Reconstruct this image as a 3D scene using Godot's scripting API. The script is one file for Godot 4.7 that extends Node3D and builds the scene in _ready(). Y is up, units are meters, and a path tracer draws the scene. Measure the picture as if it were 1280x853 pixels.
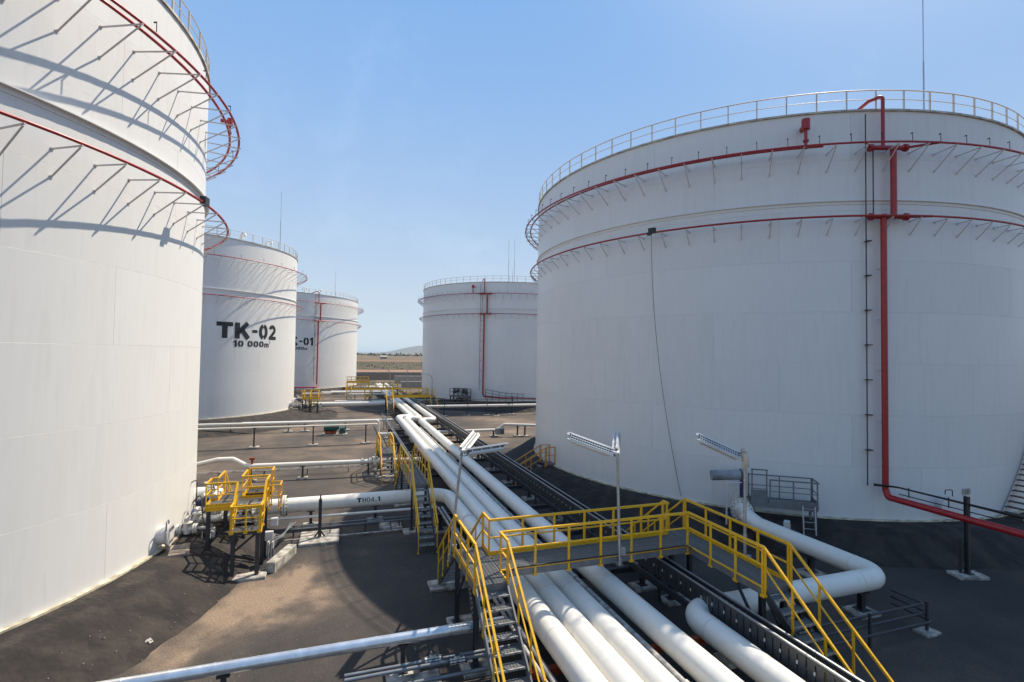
extends Node3D

var M := {}
var MC := {}
var used := {}

# ---------------------------------------------------------------- helpers
func lin(r: float, g: float, b: float) -> Color:
	return Color(r, g, b).linear_to_srgb()

func noise_tex(sd: int, freq: float, lo: float, hi: float, size := 512, contrast := 1.0, oct := 5) -> ImageTexture:
	var n := FastNoiseLite.new()
	n.seed = sd
	n.noise_type = FastNoiseLite.TYPE_SIMPLEX_SMOOTH
	n.frequency = freq
	n.fractal_octaves = oct
	var im := n.get_seamless_image(size, size)
	im.convert(Image.FORMAT_L8)
	var d := im.get_data()
	for i in d.size():
		var v: float = clampf((d[i] / 255.0 - 0.5) * contrast + 0.5, 0.0, 1.0)
		d[i] = int(clampf(lerpf(lo, hi, v), 0, 1) * 255.0)
	var o := Image.create_from_data(size, size, false, Image.FORMAT_L8, d)
	o.generate_mipmaps()
	return ImageTexture.create_from_image(o)

# pale field with a few darker stains: dirt runs, scuffs and chips
func stain_tex(sd: int, freq: float, thr: float, depth: float, base: float, size := 512) -> ImageTexture:
	var n := FastNoiseLite.new()
	n.seed = sd
	n.noise_type = FastNoiseLite.TYPE_SIMPLEX_SMOOTH
	n.frequency = freq
	n.fractal_octaves = 6
	n.fractal_gain = 0.6
	var im := n.get_seamless_image(size, size)
	im.convert(Image.FORMAT_L8)
	var d := im.get_data()
	for i in d.size():
		var v := d[i] / 255.0
		var s := smoothstep(thr, thr + 0.14, v)
		d[i] = int(clampf((1.0 - base * (1.0 - v)) * (1.0 - depth * s), 0, 1) * 255.0)
	var o := Image.create_from_data(size, size, false, Image.FORMAT_L8, d)
	o.generate_mipmaps()
	return ImageTexture.create_from_image(o)

func mk(c: Color, rough: float, metal := 0.0, tex: Texture2D = null, sc := Vector3(0.3, 0.3, 0.3)) -> StandardMaterial3D:
	var m := StandardMaterial3D.new()
	m.albedo_color = c
	m.roughness = rough
	m.metallic = metal
	if tex:
		m.albedo_texture = tex
		m.uv1_triplanar = true
		m.uv1_world_triplanar = true
		m.uv1_scale = sc
	return m

func numbered(called: String) -> String:
	if not used.has(called):
		used[called] = 0
		return called
	used[called] += 1
	return "%s_%03d" % [called, used[called]]

func thing(called: String, label: String, category: String, at := Vector3.ZERO, group := "") -> Node3D:
	var o := Node3D.new()
	o.name = numbered(called)
	add_child(o)
	o.position = at
	o.set_meta("label", label)
	o.set_meta("category", category)
	if group != "":
		o.set_meta("group", group)
	return o

func part(parent: Node3D, called: String, mesh: Mesh, m: Material, xf := Transform3D.IDENTITY) -> MeshInstance3D:
	var o := MeshInstance3D.new()
	o.mesh = mesh
	o.material_override = m
	o.name = called
	parent.add_child(o, true)
	o.transform = xf
	return o

func struct(called: String, mesh: Mesh, m: Material, xf := Transform3D.IDENTITY) -> MeshInstance3D:
	var o := MeshInstance3D.new()
	o.mesh = mesh
	o.material_override = m
	o.name = numbered(called)
	add_child(o)
	o.transform = xf
	o.set_meta("kind", "structure")
	return o

func copy(o: Node3D, called: String, at: Vector3, label := "") -> Node3D:
	var c: Node3D = o.duplicate()
	c.name = numbered(called)
	add_child(c)
	c.position = at
	if label != "":
		c.set_meta("label", label)
	return c

func nst() -> SurfaceTool:
	var st := SurfaceTool.new()
	st.begin(Mesh.PRIMITIVE_TRIANGLES)
	return st

func done(st: SurfaceTool) -> ArrayMesh:
	return st.commit()

func tri(st: SurfaceTool, a: Vector3, b: Vector3, c: Vector3, na: Vector3, nb: Vector3, nc: Vector3) -> void:
	var g := (b - a).cross(c - a)
	if g.dot(na + nb + nc) > 0.0:
		st.set_normal(na); st.add_vertex(a)
		st.set_normal(nc); st.add_vertex(c)
		st.set_normal(nb); st.add_vertex(b)
	else:
		st.set_normal(na); st.add_vertex(a)
		st.set_normal(nb); st.add_vertex(b)
		st.set_normal(nc); st.add_vertex(c)

func quad(st: SurfaceTool, a: Vector3, b: Vector3, c: Vector3, d: Vector3, n: Vector3) -> void:
	tri(st, a, b, c, n, n, n)
	tri(st, a, c, d, n, n, n)

func box(st: SurfaceTool, xf: Transform3D, s: Vector3) -> void:
	var h := s * 0.5
	for ax in 3:
		for sg in [-1.0, 1.0]:
			var n := Vector3.ZERO
			n[ax] = sg
			var u := Vector3.ZERO
			var v := Vector3.ZERO
			u[(ax + 1) % 3] = h[(ax + 1) % 3]
			v[(ax + 2) % 3] = h[(ax + 2) % 3]
			var c := n * h[ax]
			quad(st, xf * (c - u - v), xf * (c + u - v), xf * (c + u + v), xf * (c - u + v), (xf.basis * n).normalized())

func cbox(st: SurfaceTool, c: Vector3, s: Vector3, yaw := 0.0) -> void:
	box(st, Transform3D(Basis(Vector3.UP, yaw), c), s)

func bar(st: SurfaceTool, a: Vector3, b: Vector3, w: float, h: float) -> void:
	var d := (b - a).normalized()
	var up := Vector3.UP if absf(d.y) < 0.98 else Vector3(0, 0, 1)
	var s := d.cross(up).normalized()
	var v := s.cross(d)
	box(st, Transform3D(Basis(d, v, s), (a + b) * 0.5), Vector3(a.distance_to(b), h, w))

# swept tube with mitred joints; sides = 4 gives a square section
func tube(st: SurfaceTool, p: PackedVector3Array, r: float, sides := 12, closed := false, caps := true, flat := false) -> void:
	var n := p.size()
	var dirs: Array[Vector3] = []
	var cnt := n if closed else n - 1
	for i in cnt:
		dirs.append((p[(i + 1) % n] - p[i]).normalized())
	var us: Array[Vector3] = []
	var d0 := dirs[0]
	var u := d0.cross(Vector3.UP)
	if u.length() < 0.05:
		u = Vector3(1, 0, 0)
	u = u.normalized()
	us.append(u)
	for i in range(1, cnt):
		var ax := dirs[i - 1].cross(dirs[i])
		if ax.length() > 1e-6:
			var an := dirs[i - 1].angle_to(dirs[i])
			u = u.rotated(ax.normalized(), an)
		us.append(u)
	var off := PI / sides if sides == 4 else 0.0
	var rr := r * (1.41421 if sides == 4 else 1.0)
	for i in cnt:
		var a := p[i]
		var b := p[(i + 1) % n]
		var d := dirs[i]
		var v := us[i].cross(d)
		var dp := dirs[(i - 1 + cnt) % cnt] if (i > 0 or closed) else d
		var dn := dirs[(i + 1) % cnt] if (i < cnt - 1 or closed) else d
		var na := (dp + d).normalized()
		var nb := (d + dn).normalized()
		var ra: Array[Vector3] = []
		var rb: Array[Vector3] = []
		var nn: Array[Vector3] = []
		for k in sides:
			var t := TAU * k / sides + off
			var o := us[i] * cos(t) + v * sin(t)
			nn.append(o)
			o *= rr
			ra.append(a + o - d * (o.dot(na) / d.dot(na)))
			rb.append(b + o - d * (o.dot(nb) / d.dot(nb)))
		for k in sides:
			var k2 := (k + 1) % sides
			if flat or sides == 4:
				quad(st, ra[k], ra[k2], rb[k2], rb[k], (nn[k] + nn[k2]).normalized())
			else:
				tri(st, ra[k], ra[k2], rb[k2], nn[k], nn[k2], nn[k2])
				tri(st, ra[k], rb[k2], rb[k], nn[k], nn[k2], nn[k])
		if caps and not closed:
			if i == 0:
				for k in range(1, sides - 1):
					tri(st, ra[0], ra[k], ra[k + 1], -d, -d, -d)
			if i == cnt - 1:
				for k in range(1, sides - 1):
					tri(st, rb[0], rb[k], rb[k + 1], d, d, d)

func bend(p: Array, rad: float, n := 7) -> PackedVector3Array:
	var o := PackedVector3Array()
	o.append(p[0])
	for i in range(1, p.size() - 1):
		var a: Vector3 = (p[i - 1] - p[i]).normalized()
		var b: Vector3 = (p[i + 1] - p[i]).normalized()
		var ang := a.angle_to(b)
		if ang > PI - 0.02:
			o.append(p[i])
			continue
		var tl: float = rad / tan(ang * 0.5)
		tl = minf(tl, minf(p[i].distance_to(p[i - 1]), p[i].distance_to(p[i + 1])) * 0.49)
		var r2 := tl * tan(ang * 0.5)
		var c: Vector3 = p[i] + (a + b).normalized() * (r2 / sin(ang * 0.5))
		var s: Vector3 = p[i] + a * tl - c
		var e: Vector3 = p[i] + b * tl - c
		for k in n + 1:
			o.append(c + s.slerp(e, float(k) / n))
	o.append(p[p.size() - 1])
	return o

func cyl(st: SurfaceTool, a: Vector3, b: Vector3, r: float, sides := 12) -> void:
	tube(st, PackedVector3Array([a, b]), r, sides)

# lathe round the y axis: profile of (radius, y), degrees a0..a1 measured as atan2(z, x)
func lathe(st: SurfaceTool, prof: Array, segs: int, a0 := 0.0, a1 := 360.0, smooth := false) -> void:
	var m := prof.size()
	for j in m - 1:
		var p: Vector2 = prof[j]
		var q: Vector2 = prof[j + 1]
		var e := q - p
		var n2 := Vector2(e.y, -e.x).normalized()
		var np := n2
		var nq := n2
		if smooth:
			if j > 0:
				var e0: Vector2 = prof[j] - prof[j - 1]
				np = (n2 + Vector2(e0.y, -e0.x).normalized()).normalized()
			if j < m - 2:
				var e1: Vector2 = prof[j + 2] - prof[j + 1]
				nq = (n2 + Vector2(e1.y, -e1.x).normalized()).normalized()
		for i in segs:
			var t0 := deg_to_rad(lerpf(a0, a1, float(i) / segs))
			var t1 := deg_to_rad(lerpf(a0, a1, float(i + 1) / segs))
			var c0 := Vector3(cos(t0), 0, sin(t0))
			var c1 := Vector3(cos(t1), 0, sin(t1))
			var A := c0 * p.x + Vector3.UP * p.y
			var B := c1 * p.x + Vector3.UP * p.y
			var C := c1 * q.x + Vector3.UP * q.y
			var D := c0 * q.x + Vector3.UP * q.y
			var nA := c0 * np.x + Vector3.UP * np.y
			var nB := c1 * np.x + Vector3.UP * np.y
			var nC := c1 * nq.x + Vector3.UP * nq.y
			var nD := c0 * nq.x + Vector3.UP * nq.y
			if p.x > 1e-4:
				tri(st, A, B, C, nA, nB, nC)
			if q.x > 1e-4:
				tri(st, A, C, D, nA, nC, nD)

func pol(r: float, deg: float, y: float) -> Vector3:
	var t := deg_to_rad(deg)
	return Vector3(cos(t) * r, y, sin(t) * r)

func polx(r: float, deg: float, y: float) -> Transform3D:
	return Transform3D(Basis(Vector3.UP, -deg_to_rad(deg)), pol(r, deg, y))

func arc(r: float, y: float, a0: float, a1: float, step := 3.0) -> PackedVector3Array:
	var o := PackedVector3Array()
	var n := int(ceil(absf(a1 - a0) / step))
	for i in n + 1:
		o.append(pol(r, lerpf(a0, a1, float(i) / n), y))
	return o

func pipe_part(par: Node3D, called: String, pts: Array, r: float, m: Material, rad := 0.0, sides := 18) -> MeshInstance3D:
	var st := nst()
	tube(st, bend(pts, rad) if rad > 0.0 else PackedVector3Array(pts), r, sides)
	return part(par, called, done(st), m)

# bolted flange pair: two discs with a ring of bolts, axis along +x in its own frame
func flange(par: Node3D, at: Vector3, dir: Vector3, r: float, m: Material, bm: Material) -> MeshInstance3D:
	var d := dir.normalized()
	var key := "fl%.3f" % r
	if not MC.has(key):
		var st := nst()
		cyl(st, Vector3(-0.075, 0, 0), Vector3(-0.012, 0, 0), r * 1.42, 20)
		cyl(st, Vector3(0.012, 0, 0), Vector3(0.075, 0, 0), r * 1.42, 20)
		cyl(st, Vector3(-0.012, 0, 0), Vector3(0.012, 0, 0), r * 1.2, 20)
		var bs := nst()
		var nb := 16 if r > 0.2 else 8
		for k in nb:
			var t := TAU * k / nb
			var o := Vector3(0, cos(t), sin(t)) * r * 1.27
			cyl(bs, o + Vector3(-0.13, 0, 0), o + Vector3(0.13, 0, 0), 0.022 if r > 0.2 else 0.014, 6)
		MC[key] = [done(st), done(bs)]
	var up := Vector3.UP if absf(d.y) < 0.95 else Vector3(0, 0, 1)
	var s := d.cross(up).normalized()
	var xf := Transform3D(Basis(d, s.cross(d), s), at)
	var f := part(par, "flange", MC[key][0], m, xf)
	part(f, "bolts", MC[key][1], bm)
	return f

func post_mesh(h: float, w := 0.05, t := 0.03, lug := 0.12) -> ArrayMesh:
	var key := "post%.3f_%.3f_%.3f_%.2f" % [h, w, t, lug]
	if not MC.has(key):
		var st := nst()
		cbox(st, Vector3(0, (h - lug) * 0.5, 0), Vector3(w, h + lug, t))
		if lug > 0.0:
			cbox(st, Vector3(0, -lug + 0.03, 0), Vector3(w * 2.4, 0.06, t * 1.6))
		MC[key] = done(st)
	return MC[key]

# a guard rail along a polyline of deck points: rails and posts become children of par
func railing(par: Node3D, pts: Array, h: float, gap: float, m: Material, w := 0.027, lug := 0.12, mids := [0.52], toe := 0.0) -> void:
	var top := PackedVector3Array()
	for q in pts:
		top.append(q + Vector3.UP * h)
	var st := nst()
	tube(st, top, w, 4)
	part(par, "handrail", done(st), m)
	for f in mids:
		var mp := PackedVector3Array()
		for q in pts:
			mp.append(q + Vector3.UP * h * f)
		var s2 := nst()
		tube(s2, mp, w * 0.62, 4)
		part(par, "mid_rail", done(s2), m)
	if toe > 0.0:
		var s3 := nst()
		for i in pts.size() - 1:
			bar(s3, pts[i] + Vector3.UP * toe * 0.5, pts[i + 1] + Vector3.UP * toe * 0.5, 0.008, toe)
		part(par, "toe_board", done(s3), m)
	var pm := post_mesh(h - w, w * 2.0, w * 1.3, lug)
	for i in pts.size() - 1:
		var a: Vector3 = pts[i]
		var b: Vector3 = pts[i + 1]
		var l := Vector2(a.x - b.x, a.z - b.z).length()
		var n: int = maxi(1, int(round(l / gap)))
		var yaw := atan2(-(b.z - a.z), b.x - a.x)
		for k in n + 1:
			if k == 0 and i > 0:
				continue
			var f := float(k) / n
			if l > 0.3:
				f = clampf(f, 0.04 / l, 1.0 - 0.04 / l)
			part(par, "post", pm, m, Transform3D(Basis(Vector3.UP, yaw), a.lerp(b, f)))

# open steel grating panel, size sx by sz, bars along z, top at y = 0
func grate_mesh(sx: float, sz: float, pitch := 0.041, cross := 0.1) -> ArrayMesh:
	var key := "gr%.2f_%.2f_%.3f" % [sx, sz, pitch]
	if MC.has(key):
		return MC[key]
	var st := nst()
	var n := int(sx / pitch)
	for i in n + 1:
		var x: float = -sx * 0.5 + sx * i / n
		cbox(st, Vector3(x, -0.015, 0), Vector3(0.011, 0.03, sz - 0.012))
	var c := int(sz / cross)
	for i in c + 1:
		var z: float = -(sz - 0.03) * 0.5 + (sz - 0.03) * i / c
		cbox(st, Vector3(0, -0.009, z), Vector3(sx, 0.01, 0.009))
	MC[key] = done(st)
	return MC[key]

func deck(par: Node3D, x0: float, x1: float, z0: float, z1: float, y: float, along_x: bool, gm: Material, fm: Material, fd := 0.16) -> void:
	var l := (x1 - x0) if along_x else (z1 - z0)
	var n: int = maxi(1, int(round(l / 1.0)))
	for i in n:
		if along_x:
			var w := l / n
			part(par, "grating_panel", grate_mesh(w - 0.014, z1 - z0 - 0.05), gm, Transform3D(Basis.IDENTITY, Vector3(x0 + w * (i + 0.5), y, (z0 + z1) * 0.5)))
		else:
			var w := l / n
			part(par, "grating_panel", grate_mesh(w - 0.014, x1 - x0 - 0.05), gm, Transform3D(Basis(Vector3.UP, PI / 2), Vector3((x0 + x1) * 0.5, y, z0 + w * (i + 0.5))))
	var e := 0.012
	for z in [z0 + e, z1 - e]:
		var s := nst()
		cbox(s, Vector3((x0 + x1) * 0.5, y - fd * 0.5 - 0.004, z), Vector3(x1 - x0 - 0.06, fd, 0.022))
		part(par, "edge_beam", done(s), fm)
	for x in [x0 + e, x1 - e]:
		var s := nst()
		cbox(s, Vector3(x, y - fd * 0.5 - 0.007, (z0 + z1) * 0.5), Vector3(0.022, fd, z1 - z0 - 0.05))
		part(par, "edge_beam", done(s), fm)
	var cs := nst()
	for i in n + 1:
		var f := clampf(float(i) / n, 0.02, 0.98)
		if along_x:
			cbox(cs, Vector3(lerpf(x0, x1, f), y - 0.09, (z0 + z1) * 0.5), Vector3(0.06, 0.1, z1 - z0 - 0.06))
		else:
			cbox(cs, Vector3((x0 + x1) * 0.5, y - 0.09, lerpf(z0, z1, f)), Vector3(x1 - x0 - 0.06, 0.1, 0.06))
	part(par, "cross_beam", done(cs), M.darksteel)

# straight stair along z; handrails and treads are children of the stringers
func stair(par: Node3D, x0: float, x1: float, zt: float, yt: float, dz: float, yb: float, rm: Material, sm: Material, run := 0.255, rh := 1.0, level := 0.0) -> void:
	var nr: int = int(round((yt - yb) / 0.2))
	var rise := (yt - yb) / nr
	var zb := zt + dz * run * nr
	var st := nst()
	for x in [x0 + 0.02, x1 - 0.02]:
		bar(st, Vector3(x, yt - 0.12, zt), Vector3(x, yb - 0.0, zb - dz * 0.08), 0.04, 0.2)
	var s := part(par, "stair", done(st), sm)
	var key := "tread%.2f" % (x1 - x0)
	if not MC.has(key):
		var w := x1 - x0 - 0.09
		var tm := nst()
		for i in 7:
			cbox(tm, Vector3(0, -0.015, -0.10 + 0.0333 * i), Vector3(w, 0.028, 0.011))
		for i in 11:
			cbox(tm, Vector3(-w * 0.5 + w * i / 10.0, -0.013, 0), Vector3(0.01, 0.02, 0.24))
		var nm := nst()
		cbox(nm, Vector3(0, -0.022, 0.122), Vector3(w, 0.044, 0.026))
		MC[key] = [done(tm), done(nm)]
	for i in range(1, nr):
		var z := zt + dz * run * (i - 0.5)
		var b := Basis.IDENTITY if dz > 0 else Basis(Vector3.UP, PI)
		part(s, "tread", MC[key][0], M.grating, Transform3D(b, Vector3((x0 + x1) * 0.5, yt - rise * i, z)))
		part(s, "nosing", MC[key][1], M.nosing, Transform3D(b, Vector3((x0 + x1) * 0.5, yt - rise * i, z)))
	for x in [x0, x1]:
		railing(s, [Vector3(x, yt, zt), Vector3(x, yb + 0.06, zb - dz * 0.06)], rh, 0.85, rm, 0.026, 0.16)

func leg(par: Node3D, x: float, z: float, y0: float, y1: float, m: Material, w := 0.12, plate := true) -> void:
	var st := nst()
	# a wide-flange column: two flanges and a web
	var h := y1 - y0
	cbox(st, Vector3(x, y0 + h * 0.5, z - w * 0.5), Vector3(w, h, 0.014))
	cbox(st, Vector3(x, y0 + h * 0.5, z + w * 0.5), Vector3(w, h, 0.014))
	cbox(st, Vector3(x, y0 + h * 0.5, z), Vector3(0.012, h - 0.004, w - 0.016))
	if plate:
		cbox(st, Vector3(x, y0 + 0.012, z), Vector3(w * 2.2, 0.024, w * 2.2))
	part(par, "leg", done(st), m)

func pad_mesh(sx: float, sy: float, sz: float) -> ArrayMesh:
	var key := "pad%.2f_%.2f_%.2f" % [sx, sy, sz]
	if not MC.has(key):
		var st := nst()
		var c := 0.025
		var p0 := [Vector3(-sx, 0, -sz) * 0.5, Vector3(sx, 0, -sz) * 0.5, Vector3(sx, 0, sz) * 0.5, Vector3(-sx, 0, sz) * 0.5]
		var ns := [Vector3(0, 0, -1), Vector3(1, 0, 0), Vector3(0, 0, 1), Vector3(-1, 0, 0)]
		for i in 4:
			var a: Vector3 = p0[i]
			var b: Vector3 = p0[(i + 1) % 4]
			var n: Vector3 = ns[i]
			var u := Vector3.UP * (sy - c)
			quad(st, a - Vector3.UP * 0.05, b - Vector3.UP * 0.05, b + u, a + u, n)
			var ai := a - Vector3(signf(a.x), 0, signf(a.z)) * c + Vector3.UP * sy
			var bi := b - Vector3(signf(b.x), 0, signf(b.z)) * c + Vector3.UP * sy
			quad(st, a + u, b + u, bi, ai, (n + Vector3.UP).normalized())
		var hx := sx * 0.5 - c
		var hz := sz * 0.5 - c
		quad(st, Vector3(-hx, sy, -hz), Vector3(hx, sy, -hz), Vector3(hx, sy, hz), Vector3(-hx, sy, hz), Vector3.UP)
		MC[key] = done(st)
	return MC[key]

# post on a concrete pad carrying a pipe at height y
func pipe_post(x: float, z: float, y: float, label: String, group: String, pw := 0.55, w := 0.09, padm: Material = null) -> Node3D:
	var t := thing("pipe_support", label, "pipe support", Vector3(x, 0, z), group)
	part(t, "footing", pad_mesh(pw, 0.1, pw * 0.85), padm if padm else M.concrete)
	leg(t, 0, 0, 0.1, y - 0.04, M.darksteel, w)
	var st := nst()
	cbox(st, Vector3(0, y - 0.025, 0), Vector3(w * 2.6, 0.05, w * 1.6))
	part(t, "saddle", done(st), M.darksteel)
	return t

# ---------------------------------------------------------------- lettering
func ell(cx: float, cy: float, rx: float, ry: float, a0: float, a1: float, n := 14) -> PackedVector2Array:
	var o := PackedVector2Array()
	for i in n + 1:
		var t := deg_to_rad(lerpf(a0, a1, float(i) / n))
		o.append(Vector2(cx + cos(t) * rx, cy + sin(t) * ry))
	return o

func glyph(ch: String) -> Array:
	# [advance, [[stroke, half thickness], ...]] in a cap height of one
	var t := 0.15
	match ch:
		"T": return [1.12, [[PackedVector2Array([Vector2(0.0, 0.87), Vector2(1.0, 0.87)]), 0.13], [PackedVector2Array([Vector2(0.5, 0.0), Vector2(0.5, 0.9)]), 0.17]]]
		"K": return [1.18, [[PackedVector2Array([Vector2(0.17, 0), Vector2(0.17, 1)]), 0.17], [PackedVector2Array([Vector2(0.25, 0.38), Vector2(0.88, 1.0)]), 0.14], [PackedVector2Array([Vector2(0.48, 0.55), Vector2(0.93, 0.0)]), 0.16]]]
		"-": return [0.56, [[PackedVector2Array([Vector2(0.04, 0.5), Vector2(0.44, 0.5)]), 0.09]]]
		"0": return [0.86, [[ell(0.38, 0.5, 0.25, 0.39, 98, 262), 0.125], [ell(0.38, 0.5, 0.25, 0.39, -82, 82), 0.125]]]
		"1": return [0.6, [[PackedVector2Array([Vector2(0.34, 0), Vector2(0.34, 1)]), 0.14], [PackedVector2Array([Vector2(0.02, 0.72), Vector2(0.3, 0.88)]), 0.1]]]
		"2":
			var s := ell(0.36, 0.66, 0.23, 0.22, 168, -30)
			s.append(Vector2(0.14, 0.12))
			return [0.82, [[s, 0.115], [PackedVector2Array([Vector2(0.02, 0.11), Vector2(0.74, 0.11)]), 0.11]]]
		"4": return [0.74, [[PackedVector2Array([Vector2(0.48, 0), Vector2(0.48, 1.0)]), 0.075], [PackedVector2Array([Vector2(0.4, 0.95), Vector2(0.06, 0.3), Vector2(0.62, 0.3)]), 0.06]]]
		"H": return [0.86, [[PackedVector2Array([Vector2(0.1, 0), Vector2(0.1, 1)]), 0.1], [PackedVector2Array([Vector2(0.62, 0), Vector2(0.62, 1)]), 0.085], [PackedVector2Array([Vector2(0.12, 0.5), Vector2(0.6, 0.5)]), 0.07]]]
		"O": return [0.8, [[ell(0.34, 0.5, 0.26, 0.42, 95, 265), 0.075], [ell(0.34, 0.5, 0.26, 0.42, -85, 85), 0.075]]]
		"_": return [0.62, [[PackedVector2Array([Vector2(0.05, 0.06), Vector2(0.5, 0.06)]), 0.06]]]
		"m": return [0.86, [[PackedVector2Array([Vector2(0.09, 0), Vector2(0.09, 0.62)]), 0.085], [PackedVector2Array([Vector2(0.4, 0), Vector2(0.4, 0.6)]), 0.085], [PackedVector2Array([Vector2(0.71, 0), Vector2(0.71, 0.56)]), 0.085], [PackedVector2Array([Vector2(0.06, 0.58), Vector2(0.7, 0.56)]), 0.07]]]
		"3": return [0.3, [[ell(0.08, 0.93, 0.07, 0.07, 150, -80, 6), 0.03], [ell(0.08, 0.77, 0.08, 0.08, 80, -150, 6), 0.03]]]
	return [0.42, []]

func word_polys(word: String, height: float, stretch := 1.0) -> Array:
	var out := []
	var x := 0.0
	for ch in word:
		var g: Array = glyph(ch)
		var polys := []
		for s in g[1]:
			var src: PackedVector2Array = s[0]
			for q in Geometry2D.offset_polyline(src, s[1], Geometry2D.JOIN_MITER, Geometry2D.END_BUTT):
				var cur: PackedVector2Array = q
				var i := 0
				while i < polys.size():
					var mg := Geometry2D.merge_polygons(polys[i], cur)
					if mg.size() == 1:
						cur = mg[0]
						polys.remove_at(i)
						i = 0
					else:
						i += 1
				polys.append(cur)
		for q in polys:
			var w := PackedVector2Array()
			for v in q:
				w.append(Vector2((v.x + x) * height * stretch, v.y * height))
			out.append(w)
		x += g[0]
	return [out, x * height * stretch]

# paint a word on a cylinder. upright: tank wall; else along a pipe running in x
func word_mesh(word: String, height: float, r: float, upright: bool, stretch := 1.0) -> Array:
	var res: Array = word_polys(word, height, stretch)
	var out := []
	var wd: float = res[1]
	for q in res[0]:
		var st := nst()
		var lo := 1e9
		var hi := -1e9
		for v in q:
			var c: float = v.x if upright else v.y
			lo = minf(lo, c)
			hi = maxf(hi, c)
		var stp := 0.3 if upright else 0.03
		var n := int(ceil((hi - lo) / stp))
		for i in n:
			var a := lerpf(lo, hi, float(i) / n)
			var b := lerpf(lo, hi, float(i + 1) / n)
			var rect: PackedVector2Array
			if upright:
				rect = PackedVector2Array([Vector2(a, -1), Vector2(b, -1), Vector2(b, height + 1), Vector2(a, height + 1)])
			else:
				rect = PackedVector2Array([Vector2(-1, a), Vector2(wd + 1, a), Vector2(wd + 1, b), Vector2(-1, b)])
			for piece in Geometry2D.intersect_polygons(q, rect):
				var ids := Geometry2D.triangulate_polygon(piece)
				for k in range(0, ids.size(), 3):
					var P: Array[Vector3] = []
					var N: Array[Vector3] = []
					for e in 3:
						var v: Vector2 = piece[ids[k + e]]
						if upright:
							var th := -v.x / r
							P.append(Vector3(cos(th) * r, v.y, sin(th) * r))
							N.append(Vector3(cos(th), 0, sin(th)))
						else:
							var th2 := (v.y - height * 0.5) / r
							P.append(Vector3(v.x, sin(th2) * r, cos(th2) * r))
							N.append(Vector3(0, sin(th2), cos(th2)))
					tri(st, P[0], P[1], P[2], N[0], N[1], N[2])
		out.append(done(st))
	return [out, wd]

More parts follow.
